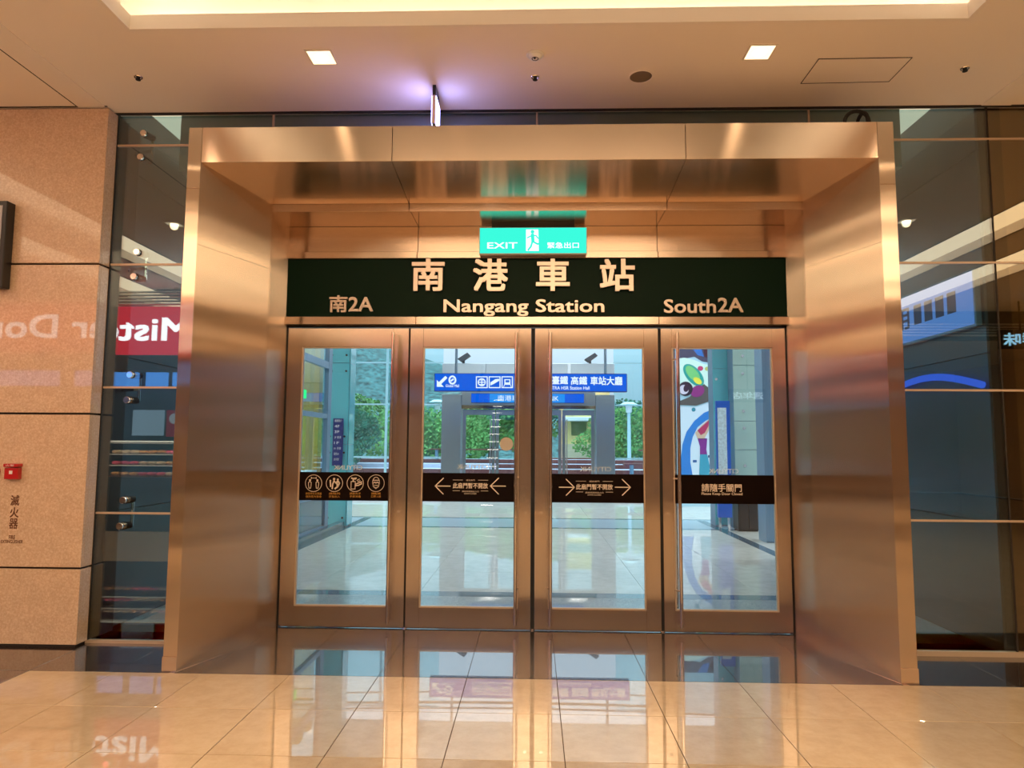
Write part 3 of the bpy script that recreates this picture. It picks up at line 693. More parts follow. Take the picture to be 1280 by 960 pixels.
obj('dome', ball(bm_(), (x2, SY-0.015, z), 0.075, (1, 0.5, 1), 24), M['red'], t, smooth=True); obj('boss', tube(bm_(), (x2, SY-0.06, z), (x2, SY, z), 0.015, 12), M['red'], t)
t = thing('wall_lettering', 'brown upright lettering for a fire extinguisher on the stone wall', 'lettering', (-4.05, SY, 0.8))
br = pm('brown_paint', lin((112, 72, 50)), 0.6)
for ch, y0, y1, x0, x1 in (('滅', 619, 632, 13, 25), ('火', 634, 647, 12, 24), ('器', 648, 661, 11, 23)):
    a, zb = at(x0, y1, SY); c, zt = at(x1, y0, SY); obj('letter', put_text(bm_(), ch, a, c, zb, zt, SY-0.001, 0.02), br, t)
for s, x0, x1, y0, y1 in (('FIRE', 11, 19, 669, 674), ('EXTINGUISHER', 1, 29, 675, 679)):
    a, zb = at(x0, y1, SY); c, zt = at(x1, y0, SY); obj('lettering', put_text(bm_(), s, a, c, zb, zt, SY-0.001, 0.02), br, t)
t = thing('wall_screen', 'black-framed display screen mounted high on the stone wall at the left edge', 'screen', (-4.7, SY-0.1, 2.77))
bx('casing', (-5.4, -4.19, SY-0.09, SY-0.0, 2.77, 3.47), M['black'], t, 0.006); bx('screen', (-5.37, -4.225, SY-0.094, SY-0.0905, 2.81, 3.43), pm('pale_screen', (0.5, 0.5, 0.55), 0.2), t)

# ------------------------------------------------------------------ behind the facade glass, both bays
VX = 3.56
vl = sroot('wall_left_vestibule'); vr = sroot('wall_right_vestibule')
for root, s, mat in ((vl, -1, M['slate']), (vr, 1, M['slate_daylit'])):
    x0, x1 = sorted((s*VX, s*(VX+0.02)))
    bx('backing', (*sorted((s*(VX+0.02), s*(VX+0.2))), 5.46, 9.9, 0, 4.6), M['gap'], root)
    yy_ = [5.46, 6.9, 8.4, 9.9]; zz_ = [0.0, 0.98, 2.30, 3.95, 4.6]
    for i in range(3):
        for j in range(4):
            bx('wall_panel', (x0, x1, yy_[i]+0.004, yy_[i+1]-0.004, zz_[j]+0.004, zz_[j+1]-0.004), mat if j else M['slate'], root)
struct('wall_brown_panel', box(bm_(), VX+0.02, RX1, 5.50, 5.56, 1.0, 4.6), M['brown_w'])
struct('wall_black_marble', box(bm_(), VX+0.02, RX1, 5.50, 5.56, 0.0, 0.999), M['blackst'])
struct('wall_bulkhead', box(bm_(), -3.15, 3.15, 5.80, 8.2, 3.95, 4.6), M['bulk'])
for s_ in (-1, 1): a_, c_ = sorted((s_*3.16, s_*3.555)); bx('luminous_panel', (a_, c_, GY+0.06, 8.2, 4.585, 4.605), D.materials.get('cream_ceiling_glow') or emis('cream_ceiling_glow', (1.0, 0.86, 0.58), 0.85), ceil)  # added glow standing for the light on the cream ceiling of the bays
struct('ceiling_vestibule', box(bm_(), -VX-0.2, VX+0.2, GY+0.03, 8.4, 4.61, 4.7), M['creamlit'])
bm = bm_(); box(bm, -17, 17, 5.47, 6.1, 4.71, 9); box(bm, -17, -VX-0.2, 5.90, 6.1, 0, 4.7); box(bm, VX+0.25, 17, 5.90, 6.1, 0, 4.7)
box(bm, RX0-0.5, RX1+0.5, RY0-0.3, 5.46, CZ+0.35, CZ+0.45)
struct('wall_outer', bm, pm('outer_cladding', (0.35, 0.38, 0.40), 0.6))
bm = bm_(); box(bm, -PX-0.35, -PX-0.02, 5.44, 6.04, 0, 3.9); box(bm, PX+0.02, PX+0.35, 5.44, 6.04, 0, 3.9)
# lit advertising light box on the right vestibule wall
t = thing('wall_light_box', 'long blue-white light box seen obliquely through the right glass', 'light box', (VX-0.03, 6.6, 2.5))
bx('casing', (VX-0.05, VX-0.002, 5.50, 8.6, 2.52, 2.99), M['frame'], t, 0.004)
bx('lit_face', (VX-0.053, VX-0.0505, 5.52, 8.58, 2.54, 2.97), emis('pale_blue_light_box', (0.22, 0.42, 0.95), 0.75), t)
b = bm_()
for i in range(4): y0 = 5.62+i*0.17; box(b, VX-0.056, VX-0.0535, y0+0.12, y0+0.24, 2.68, 2.86)
obj('picture_tile', b, M['navy'], t)
b = bm_(); put_text(b, '出口專用', 6.45, 7.6, 2.66, 2.88, VX-0.0545, 0.02, 0, 1, plane='X'); obj('lettering', b, M['navy'], t)
t = thing('wall_light_strip', 'curved blue light strip glowing on the wall behind the right glass', 'light strip', (VX-0.03, 6.0, 2.05))
b = bm_(); pp = [(VX-0.03, 5.5+0.1*i, 2.05+0.10*math.sin(i/14*PI)+0.004*i) for i in range(15)]
for i in range(14): tube(b, pp[i], pp[i+1], 0.03, 8)
obj('light_tube', b, emis('blue_light_tube', (0.06, 0.18, 0.95), 0.9), t)

# ------------------------------------------------------------------ outside: walkway
of = sroot('floor_walkway')
bx('sub_base', (-9, 9, 6.04, 30, -0.08, -0.004), M['odark'], of)
bx('terrazzo_strip', (-VX, VX, 6.04, 7.24, -0.02, 0.0), M['ogrey'], of); bx('slate_band', (-VX, VX, 7.244, 7.47, -0.02, 0.0), M['odark'], of)
for i in range(-5, 5):
    y = 7.474
    while y < 20:
        d = 1.14 if y < 13.1 else 1.2
        if abs(y-13.174) < 0.05: y = 15.05
        tile_obj('walkway_tile', 1.2*i+0.6*(i*0), y+d, 1.2, d, M['ofloor'], of, 0.0015); y += d
bx('slate_band', (-9, 9, 13.176, 13.34, -0.02, 0.0), M['odark'], of); bx('terrazzo_strip', (-9, 9, 13.344, 14.88, -0.02, 0.0), pm('blue_grey_strip', lin((160, 186, 200)), 0.3, coat=0.6), of); bx('slate_band', (-9, 9, 14.884, 15.046, -0.02, 0.0), M['odark'], of)
b = bm_()
for s in (-1, 1): slab(b, [(s*3.45, 7.5, 0.0012), (s*3.62, 7.5, 0.0012), (s*3.62, 14.8, 0.0012), (s*3.45, 14.8, 0.0012)], (0, 0, 0.001))
obj('edge_band', b, M['odark'], of)

# left: glazed lift lobby with yellow posts, teal column, upright navy board
lw = thing('glazed_side_booth', 'glazed booth with grey-blue frame and yellow posts left of the walkway', 'booth', (-3.7, 11, 0))
X0 = -3.70
b = bm_()
for y0, y1 in ((9.9, 10.05), (10.75, 10.92), (12.25, 12.45)): box(b, X0-0.08, X0, y0, y1, 0, 3.9)
for z0, z1 in ((0.0, 0.12), (0.62, 0.78), (2.02, 2.10), (2.92, 3.04), (3.8, 3.9)): box(b, X0-0.07, X0-0.005, 9.9, 12.4, z0, z1)
obj('frame', b, M['frame'], lw)
bx('lower_panel', (X0-0.05, X0-0.03, 9.95, 12.4, 0.12, 0.62), M['odark'], lw)
for a, c, e, f in ((10.05, 10.75, 0.78, 2.92), (10.92, 12.25, 0.78, 2.02), (10.92, 12.25, 2.10, 2.92), (10.05, 12.25, 3.04, 3.8)): bx('glass_pane', (X0-0.05, X0-0.04, a, c, e, f), M['glass_o'], lw)
for y in (12.70, 13.25): bx('yellow_post', (-4.32, -4.18, y, y+0.22, 0, 3.8), M['yellow'], lw, 0.004)
bx('rear_panel', (X0-1.6, X0-1.5, 9.9, 13.4, 0, 0.9), pm('tan_panel', (0.35, 0.26, 0.18), 0.6), lw)
bx('kerb', (X0-0.02, X0+0.12, 9.9, 13.3, 0, 0.10), M['odark'], lw)
bx('exit_lamp', (X0-0.04, X0-0.02, 10.95, 11.12, 2.30, 2.44), emis('green_lamp', (0.03, 0.9, 0.25), 1.2), lw)
bx('counter_rail', (X0-0.35, X0-0.15, 10.1, 12.2, 1.05, 1.10), M['white'], lw)
lc = thing('teal_glass_column', 'teal glass-clad column with bolts beside the glazed booth', 'column', (-3.72, 13.1, 0), 'teal clad columns')
bx('core', (-3.98, -3.56, 13.12, 13.5, 0, 4.58), M['frame'], lc)
for z0, z1 in ((0.02, 1.55), (1.56, 3.12), (3.13, 4.58)):
    bx('cladding_panel', (-3.98, -3.56, 13.10, 13.115, z0, z1), M['teal'], lc, 0.002)
    bx('cladding_panel', (-3.555, -3.54, 13.12, 13.5, z0, z1), M['teal'], lc, 0.002)
    for x in (-3.90, -3.62):
        for z in (z0+0.15, z1-0.15): obj('bolt', tube(bm_(), (x, 13.085, z), (x, 13.10, z), 0.02, 10), M['rubber'], lc)
nb = thing('directory_board', 'narrow upright navy directory board fixed to the teal column', 'sign', (-3.7, 13.05, 1.2))
xa, zt = at(417, 523, 13.05); xb, zb = at(428, 582, 13.05)
bx('panel', (xa, xb, 13.03, 13.06, zb, zt), M['navy'], nb)
b = bm_()
for i, s in enumerate(('樓層簡介', '4F', '3F', '2F 美食', '1F', 'B1 停車', '服務台', '洗手間')): put_text(b, s, xa+0.03, xb-(0.03 if i in (0, 3, 5) else 0.07), zt-0.07-i*0.105, zt-0.02-i*0.105, 13.028)
obj('lettering', b, M['white'], nb)

# right: mural wall, teal pier, mint pier with studs, map stand
def clad(name, label, px0, px1, Y, mat, joints, studs, cat='column', h=4.58):
    x0 = at(px0, 500, Y)[0]; x1 = at(px1, 500, Y)[0]
    t = thing(name, label, cat, ((x0+x1)/2, Y, 0))
    bx('core', (x0+0.005, x1-0.005, Y+0.02, Y+0.4, 0, h), M['frame'], t)
    zs = [0.02]+joints+[h]
    for i in range(len(zs)-1): bx('cladding_panel', (x0, x1, Y, Y+0.018, zs[i]+0.004, zs[i+1]-0.004), mat, t, 0.002)
    for (px, py) in studs:
        X, Z = at(px, py, Y); obj('stud', tube(bm_(), (X, Y-0.02, Z), (X, Y, Z), 0.028, 12, 0.03), M['chrome'], t, smooth=True)
    return t, x0, x1
clad('teal_glass_pier', 'narrow teal glass-clad pier between the mural and the mint pier', 891.5, 917, 13.85, M['teal'], [1.56, 3.12], [(913, 446), (913, 469), (895, 474)])
clad('mint_stone_pier', 'pale mint pier with round steel studs at the right of the walkway', 917.2, 953, 13.4, M['mint'], [1.5, 2.05, 3.14], [(928, 445), (928, 467), (929, 514), (930, 535), (931, 582)])
t, _, _ = clad('corner_post', 'slim blue-grey glazed corner post at the right of the walkway', 953.5, 972, 11.5, M['frame'], [], [])
x0 = at(846, 500, 18.3)[0]; x1 = at(892, 500, 18.3)[0]
mu = thing('mural_panel', 'tall wall panel painted with a colourful swirling abstract mural', 'mural', ((x0+x1)/2, 18.3, 0))
bx('panel', (x0-0.3, x1+0.1, 18.3, 18.4, 0, 5.2), pm('mural_pale_ground', lin((176, 214, 226)), 0.6), mu)
def shape(name, pts, col, lift):
    q = [at(px, py, 18.3-lift) for px, py in pts]
    obj(name, polyd(bm_(), q, 18.3-lift, 0.002), pm('mural_paint', lin(col), 0.6), mu)
shape('painted_shape', [(846, 434), (892, 434), (892, 454), (878, 452), (868, 446), (846, 450)], (70, 66, 92), 0.004)
shape('painted_shape', [(864, 434), (876, 434), (880, 446), (872, 444)], (40, 110, 190), 0.008)
shape('painted_shape', [(879, 434), (891, 434), (891, 449), (881, 446)], (70, 14, 34), 0.009)
shape('painted_shape', [(848, 448), (856, 447), (868, 450), (880, 455), (892, 456), (892, 486), (882, 482), (860, 487), (848, 484)], (214, 240, 226), 0.010)
def ell(cx, cy, a, b_, rot, n=20): return [(cx+a*math.cos(t_)*math.cos(rot)-b_*math.sin(t_)*math.sin(rot), cy+a*math.cos(t_)*math.sin(rot)+b_*math.sin(t_)*math.cos(rot)) for t_ in [2*PI*i/n for i in range(n)]]
shape('painted_leaf', ell(867, 469, 17, 9, 0.85), (30, 160, 150), 0.014); shape('painted_leaf', ell(866, 467, 12, 6, 0.85), (120, 200, 120), 0.017); shape('painted_leaf', ell(872, 476, 6, 3.5, 0.6), (240, 225, 70), 0.020)
shape('painted_spot', ell(875.5, 460.5, 3.5, 3, 0), (200, 60, 110), 0.014); shape('painted_spot', ell(884, 461, 3, 2.6, 0), (190, 196, 110), 0.014); shape('painted_spot', ell(889.5, 468, 2.5, 2, 0), (110, 50, 60), 0.014)
shape('painted_shape', [(862, 496), (880, 480), (892, 490), (892, 500), (870, 507), (848, 506), (848, 502)], (84, 80, 78), 0.014)
shape('painted_shape', ell(872, 489, 9, 7, -0.5), (140, 40, 120), 0.018)
shape('painted_wheel', ell(857, 486, 9, 9, 0), (40, 20, 44), 0.020); shape('painted_wheel', ell(855, 487, 6, 6, 0), (214, 206, 220), 0.023); shape('painted_wheel', ell(858, 485, 3.5, 5, 0.3), (50, 20, 50), 0.026)
shape('painted_shape', [(848, 508), (870, 509), (892, 501), (892, 600), (848, 600)], (206, 222, 232), 0.012)
shape('painted_drop', ell(867, 512, 2.5, 2.5, 0), (40, 130, 150), 0.016)
sw = [(892, 511), (880, 516), (868, 526), (858, 540), (853, 556), (851, 575), (850, 596), (866, 596), (863, 578), (863, 560), (866, 546), (872, 534), (882, 526), (892, 521)]
shape('painted_swirl', sw, (24, 120, 200), 0.016)
shape('painted_swirl', [(892, 520), (884, 526), (876, 533), (869, 541), (872, 548), (880, 549), (885, 540), (892, 524)], (206, 176, 150), 0.020)
shape('painted_swirl', [(890, 522), (882, 529), (872, 538), (876, 544), (881, 541), (888, 528)], (176, 40, 90), 0.023)
shape('painted_swirl', [(872, 548), (884, 548), (883, 562), (884, 568), (875, 568), (875, 558)], (120, 34, 130), 0.020)
shape('painted_swirl', [(875, 568), (884, 568), (890, 596), (874, 596)], (50, 150, 176), 0.020)
for y in (565, 577): shape('painted_dash', [(885, y+4), (893, y+4), (893, y+7), (885, y+7)], (40, 60, 110), 0.018)
for y in (572,): shape('painted_dash', [(866, y+3), (871, y+3), (871, y+6), (866, y+6)], (30, 90, 150), 0.018)
ms = thing('map_stand', 'tall blue map stand with a white panel in front of the teal pier', 'map stand', (at(904, 500, 13.0)[0], 13.0, 0))
xa, zt = at(895, 501, 13.0); xb, zb = at(911, 600, 13.0)
bx('frame', (xa, xb+0.05, 13.0, 13.08, 0.25, zt), pm('blue_enamel', lin((20, 90, 190)), 0.35), ms, 0.004)
bx('map_face', (xa+0.02, xb-0.02, 12.994, 12.9995, zb+0.1, zt-0.13), pm('map_print', lin((196, 214, 222)), 0.5, var=0.2, vscale=25), ms)
for x in (xa+0.04, xb): bx('leg', (x-0.02, x+0.02, 13.02, 13.06, 0, 0.25), M['chrome'], ms)
t = thing('litter_cabinet', 'low black cabinet standing at the foot of the mint pier', 'cabinet', (at(936, 600, 13.1)[0], 13.1, 0))
xa = at(922, 600, 13.0)[0]; xb = at(947, 600, 13.0)[0]
bx('body', (xa, xb, 13.0, 13.35, 0.02, 0.62), M['black'], t, 0.01); bx('door', (xa+0.02, (xa+xb)/2-0.004, 12.985, 12.999, 0.05, 0.60), M['black'], t, 0.004); bx('door', ((xa+xb)/2+0.004, xb-0.02, 12.985, 12.999, 0.05, 0.60), M['black'], t, 0.004)
bx('plinth', (xa+0.01, xb-0.01, 13.01, 13.3, 0, 0.02), M['gap'], t)

# hanging direction sign
HY = 12.5
xa, zt = at(543, 465.5, HY); xb, zb = at(784, 490, HY); zt = zb+0.335
hs = thing('hanging_direction_sign', 'long bright blue direction sign hanging from two poles over the walkway', 'sign', ((xa+xb)/2, HY, zb))
bx('housing', (xa, xb, HY+0.004, HY+0.14, zb, zt), M['navy'], hs, 0.006)
bx('lit_face', (xa+0.012, xb-0.012, HY, HY+0.0035, zb+0.012, zt-0.012), M['bluesign'], hs)
bx('lit_face', (xa+0.012, xb-0.012, HY+0.1405, HY+0.144, zb+0.012, zt-0.012), M['bluesign'], hs)
for px in (570, 757): X = at(px, 440, HY)[0]; obj('hanger_pole', tube(bm_(), (X, HY+0.07, zt), (X, HY+0.07, 4.61), 0.025, 12), M['frame'], hs)
struct('ceiling_walkway', box(bm_(), -4.4, 4.4, 8.41, 16.0, 4.61, 4.75), pm('walkway_ceiling_paint', (0.75, 0.76, 0.76), 0.7))
for x in (-4.2, 4.2):
    for y in (9.2, 9.7): struct('column_roof', box(bm_(), x-0.15, x+0.15, y-0.15, y+0.15, 0, 4.6), M['frame'])
for i, (x, y) in enumerate(((-1.8, 9.6), (1.8, 9.6), (-1.8, 11.6), (1.8, 11.6))):
    t = thing('walkway_ceiling_light', 'square white light panel in the walkway roof, %s' % ['left of the pair nearest the doors', 'right of the pair nearest the doors', 'left of the pair before the hanging sign', 'right of the pair before the hanging sign', 'left of the pair beyond the hanging sign', 'right of the pair beyond the hanging sign'][i], 'ceiling light', (x, y, 4.61), 'walkway roof lights')
    bx('diffuser', (x-0.3, x+0.3, y-0.3, y+0.3, 4.585, 4.60), emis('white_diffuser', (1.0, 0.97, 0.92), 34.0) if i == 0 else D.materials['white_diffuser'], t); bx('tray', (x-0.33, x+0.33, y-0.33, y+0.33, 4.60, 4.61), M['white'], t)
for i, (y, z) in enumerate(((21.0, 6.5), (23.0, 7.2), (25.5, 8.3), (28.0, 8.6))):
    t = thing('cable_mast_line', 'thin overhead cable crossing the walkway, %s' % ['nearest the far portal', 'lowest of the set', 'highest of the set', 'farthest from the doors'][i], 'cable', (0, y, 0), 'overhead cables')
    pts = [(-14+28*k/16, y, z-0.5*(1-((k-8)/8)**2)) for k in range(17)]; b = bm_()
    for k in range(16): tube(b, pts[k], pts[k+1], 0.03, 6)
    obj('cable', b, M['rubber'], t)
    for x in (-14, 14): obj('mast', tube(bm_(), (x, y, 0), (x, y, z+0.3), 0.08, 8), M['frame'], t)
b = bm_(); yl = HY-0.002
def T(s, p0, p1, y0, y1, bold=0.0):
    a, c = at(p0, y1, yl); e, f = at(p1, y0, yl); put_text(b, s, a, e, c, f, yl, bold)
T('臺鐵', 690, 710, 470, 480.5, 0.02); T('高鐵', 713.5, 734, 470.5, 481, 0.02); T('車站大廳', 738, 778, 470.5, 481.5, 0.02)
T('TRA HSR Station Hall', 690, 737, 482.8, 487, 0.01); T('Global Mall', 557, 574, 480.5, 484, 0.01)
P = lambda x, y: at(x, y, yl)
ribbon(b, [P(557, 472), P(548, 481)], 0.055, yl); polyd(b, [P(546, 475), P(546, 483.5), P(555, 483.5)], yl)
q = [P(565.5+4.3*math.cos(a_*PI/10)*0.9, 475+4.6*math.sin(a_*PI/10)) for a_ in range(21)]; ribbon(b, q, 0.03, yl); ribbon(b, [P(564, 476), P(566.5, 474)], 0.03, yl)
def rr(px0, px1, py0, py1):
    ribbon(b, [P(px0, py0), P(px1, py0), P(px1, py1), P(px0, py1), P(px0, py0)], 0.018, yl)
rr(595.5, 609, 471, 484.5); rr(611.5, 625, 471, 484.5); rr(627.5, 640.5, 471, 484.5); rr(643.5, 657, 471, 484.5)
q = [P(602.2+4.4*math.cos(a_*PI/8), 477.8+4.4*math.sin(a_*PI/8)) for a_ in range(17)]; ribbon(b, q, 0.018, yl); ribbon(b, [P(602.2, 473.5), P(602.2, 482)], 0.016, yl); ribbon(b, [P(598, 477.8), P(606.5, 477.8)], 0.016, yl)
ribbon(b, [P(599.5, 475), P(605, 475)], 0.014, yl); ribbon(b, [P(599.5, 480.5), P(605, 480.5)], 0.014, yl)
polyd(b, [P(613, 482), P(613, 478), P(619, 474), P(624, 473.5), P(624, 476), P(617, 480)], yl)
polyd(b, [P(630.5, 474), P(638, 474), P(638, 481), P(630.5, 481)], yl); ribbon(b, [P(630.5, 481), P(629.5, 483.5)], 0.012, yl); ribbon(b, [P(638, 481), P(639, 483.5)], 0.012, yl)
ribbon(b, [P(667, 484), P(667, 472)], 0.04, yl); ribbon(b, [P(661, 478), P(667, 471.5), P(673, 478)], 0.04, yl); ribbon(b, [P(646, 474), P(654, 482)], 0.03, yl); ribbon(b, [P(683, 484), P(684.5, 472)], 0.02, yl)
obj('lettering', b, M['signw'], hs)
b = bm_(); polyd(b, [P(631.8, 475.2), P(636.7, 475.2), P(636.7, 478), P(631.8, 478)], yl-0.002); obj('pictogram_window', b, M['bluesign'], hs)

# far portal with its own doors and blue board
FY = 19.2
fp = thing('far_steel_portal', 'grey steel-clad portal with glass doors at the far end of the walkway', 'door frame', (-0.15, FY, 0))
fx0, fx1, fz = -2.577, 2.26, 3.86
for a, c, nm in ((fx0, -2.03, 'pier'), (1.74, fx1, 'pier')): bx('pier', (a, c, FY, FY+0.8, 0, 2.98), M['gsteel'], fp, 0.006)
fxs = [fx0, -1.35, -0.15, 0.30, 1.10, fx1] 
for i, (a, c) in enumerate(((fx0, -1.35), (-1.345, 0.95), (1.05, fx1))): bx('header_panel', (a, c, FY-0.01, FY+0.8, 3.30, fz), M['gsteel'], fp, 0.006)
bx('header_panel', (0.955, 1.045, FY+0.02, FY+0.7, 3.30, fz), M['white'], fp)
bx('lintel', (-2.02, 1.73, FY+0.05, FY+0.7, 2.62, 3.29), M['gsteel'], fp); bx('lintel_rail', (-2.02, 1.73, FY+0.02, FY+0.05, 2.58, 2.68), M['chrome'], fp)
xs_ = [-2.02, -1.08, -0.16, 0.80, 1.73]
for i in range(4):
    a, c = xs_[i], xs_[i+1]; s = bm_()
    box(s, a+0.01, a+0.10, FY+0.3, FY+0.35, 0.01, 2.57); box(s, c-0.10, c-0.01, FY+0.3, FY+0.35, 0.01, 2.57); box(s, a+0.10, c-0.10, FY+0.3, FY+0.35, 2.42, 2.57); box(s, a+0.10, c-0.10, FY+0.3, FY+0.35, 0.01, 0.18)
    lf = obj('door_leaf', s, M['gsteel'], fp)
    bx('glass_pane', (a+0.10, c-0.10, FY+0.32, FY+0.33, 0.18, 2.42), M['glass_o'], lf)
    hx_ = c-0.14 if i in (0, 1) else a+0.14
    obj('pull_handle', tube(bm_(), (hx_, FY+0.26, 0.3), (hx_, FY+0.26, 2.3), 0.018, 8), M['chrome'], lf)
fs = thing('far_blue_signboard', 'bright blue lit board above the doors of the far portal', 'sign', (-0.18, FY-0.05, 2.7))
xa, zt = at(589, 491.5, FY-0.05); xb, zb = at(730, 504, FY-0.05)
bx('housing', (xa, xb, FY-0.04, FY+0.04, zb, zt), M['navy'], fs)
for p0, p1, mt in ((589, 612, 'bluesign'), (612, 706, 'bluesign2'), (706, 730, 'bluesign')): bx('lit_face', (at(p0, 497, FY-0.05)[0], at(p1, 497, FY-0.05)[0], FY-0.05, FY-0.0405, zb+0.01, zt-0.01), M[mt], fs)
b = bm_(); put_text(b, '南港車站 CITYLINK', -1.0, 0.7, zb+0.05, zt-0.05, FY-0.052); obj('lettering', b, M['signw'], fs)
tg = pm('dark_camera', (0.05, 0.06, 0.07), 0.4)
for px in (570+9, 738):
    X = at(px, 447, FY)[0]
    t = thing('floodlight', 'small grey floodlight on top of the far portal, %s the sign poles' % ('near the left of' if px < 600 else 'near the right of'), 'floodlight', (X, FY+0.1, fz))
    bx('bracket', (X-0.03, X+0.03, FY+0.1, FY+0.2, fz, fz+0.15), tg, t); obj('lamp_head', slab(bm_(), [(X-0.16, FY-0.05, fz+0.12), (X+0.12, FY-0.05, fz+0.30), (X+0.2, FY-0.05, fz+0.22), (X-0.05, FY-0.05, fz+0.04)], (0, 0.25, 0)), tg, t)

# glazed end wall: rails and posts either side of the far portal
ew = sroot('wall_glass_end', label='glazed end wall either side of the far portal')
fr_ = pm('thin_white_mullion', lin((150, 190, 200)), 0.4)
for x0, x1 in ((-9, fx0), (fx1, 9)):
    for z0, z1 in ((0.15, 1.2), (1.22, 2.7), (2.72, 3.9), (3.92, 5.6)):
        n = 4; w = (x1-x0)/n
        for i in range(n): bx('glass_pane', (x0+w*i+0.01, x0+w*(i+1)-0.01, FY+0.3, FY+0.312, z0, z1), M['glass_o'], ew)
    for z in (0.10, 1.21, 2.71, 3.91, 5.6): bx('transom', (x0, x1, FY+0.28, FY+0.33, z-0.02, z+0.02), fr_, ew)
for x in (-9, -7.4, -5.8, -4.2, 3.9, 5.6, 7.3, 9): bx('mullion', (x-0.03, x+0.03, FY+0.27, FY+0.34, 0, 5.6), fr_, ew)

# ------------------------------------------------------------------ outdoors
struct('ground', box(bm_(), -120, 120, 19.9, 160, -0.12, -0.03), M['asphalt'])
tr = sroot('terrace_steps', (0, 22, 0), 'broad paved terrace steps edged with red-brown timber beyond the far portal')
for i in range(6):
    y = 22+i*1.5; z = 0.16*(i+1)
    bx('tread', (-14, 14, y, y+1.5, -0.03, z), M['paving'], tr); bx('timber_edge', (-14 if i % 2 else -1.5, 14, y-0.06, y, z-0.14, z+0.01), M['redwood'], tr)
for i, (x, y, w) in enumerate(((1.2, 27.2, 3.4), (-2.2, 29.6, 4.5), (4.8, 25.5, 3.0), (6.6, 30.3, 4.0))):
    zb_ = 0.16*(int((y-22)//1.5)+1)
    t = thing('timber_bench', ['long red-brown bench right of the middle of the terrace', 'long red-brown bench at the back left of the terrace', 'red-brown bench on the terrace beyond the right glass', 'red-brown bench at the back right of the terrace'][i], 'bench', (x, y, zb_), 'terrace benches')
    for k in range(4): bx('slat', (x-w/2, x+w/2, y-0.24+k*0.12, y-0.14+k*0.12, zb_+0.40, zb_+0.45), M['redwood'], t)
    for xx in (x-w/2+0.3, x+w/2-0.3): bx('leg', (xx-0.05, xx+0.05, y-0.2, y+0.2, zb_, zb_+0.40), M['frame'], t)
def lamp_post(x, y, h, label):
    t = thing('street_lamp', label, 'street lamp', (x, y, 0), 'slim lamp posts outdoors'); m_ = pm('pale_post', lin((190, 215, 222)), 0.4)
    obj('post', tube(bm_(), (x, y, 0), (x, y, h), 0.09, 12, 0.07), m_, t, smooth=True); obj('cap', tube(bm_(), (x, y, h), (x, y, h+0.12), 0.42, 20, 0.2), m_, t, smooth=True)
    obj('lantern', tube(bm_(), (x, y, h-0.35), (x, y, h-0.02), 0.12, 12, 0.16), M['white'], t, smooth=True)
lamp_post(at(547, 500, 33)[0], 33, at(547, 503, 33)[1], 'slim pale lamp post left of the far portal'); lamp_post(at(786, 505, 31)[0], 31, at(786, 506, 31)[1], 'slim pale lamp post right of the far portal')
# yellow-walled kiosk seen through the right doors of the far portal
KY = 36
t = thing('yellow_kiosk', 'pale yellow building front with striped awning seen through the far doors', 'building', (3, KY, 0))
xa, z1 = at(702, 510, KY); xb, z0 = at(748, 560, KY)
bx('wall', (xa, xb+0.6, KY, KY+3, 0, z1+1.2), pm('yellow_wall', lin((232, 206, 140)), 0.6, var=0.2, vscale=0.8), t)
bx('awning', (xa, xb, KY-0.8, KY, z1-0.7, z1-0.5), M['white'], t, 0.02); bx('counter', (xa, xb, KY-0.5, KY, 0, z0+0.2), pm('beige_counter', lin((210, 190, 160)), 0.6), t)
bx('window', (xa+0.5, xa+1.3, KY-0.02, KY, 2.1, 3.0), M['glass_o'], t)
obj('signboard', box(bm_(), xa+0.1, xb-0.1, KY-0.06, KY, z1-0.1, z1+0.35), pm('teal_board', lin((120, 170, 160)), 0.5), t)

def crown_mesh(name, n, rx, rz, leaf, mat, seed):
    rnd = random.Random(seed); vs, fs = [], []
    blobs = [(rnd.uniform(-0.6, 0.6)*rx, rnd.uniform(-0.6, 0.6)*rx, rnd.uniform(-0.5, 0.6)*rz, rnd.uniform(0.35, 0.6)) for _ in range(12)]
    for i in range(n):
        bx_, by_, bz_, br_ = rnd.choice(blobs)
        d = Vector((rnd.gauss(0, 1), rnd.gauss(0, 1), rnd.gauss(0, 1))).normalized()*rnd.uniform(0.75, 1.0)
        p = Vector((bx_+d.x*br_*rx, by_+d.y*br_*rx, bz_+d.z*br_*rz))
        u = Vector((rnd.gauss(0, 1), rnd.gauss(0, 1), rnd.gauss(0, 1))).normalized(); w = u.orthogonal().normalized()*leaf; u = u*leaf*0.6
        k = len(vs); vs += [p-w, p+u, p+w, p-u]; fs.append((k, k+1, k+2, k+3))
    me = D.meshes.new(name); me.from_pydata([tuple(v) for v in vs], [], fs); me.materials.append(mat); return me
cm = [crown_mesh('crown', 9000, 2.3, 1.9, 0.10, M['leaf'], 1), crown_mesh('crown', 9000, 2.2, 2.1, 0.10, M['leaf2'], 2)]
tb = bm_(); tube(tb, (0, 0, 0), (0, 0, 2.0), 0.16, 10, 0.11); tube(tb, (0, 0, 1.8), (0.7, 0.1, 2.8), 0.08, 8, 0.04); tube(tb, (0, 0, 1.8), (-0.6, -0.2, 2.7), 0.08, 8, 0.04)
tme = D.meshes.new('trunk'); tb.to_mesh(tme); tb.free(); tme.materials.append(M['bark'])
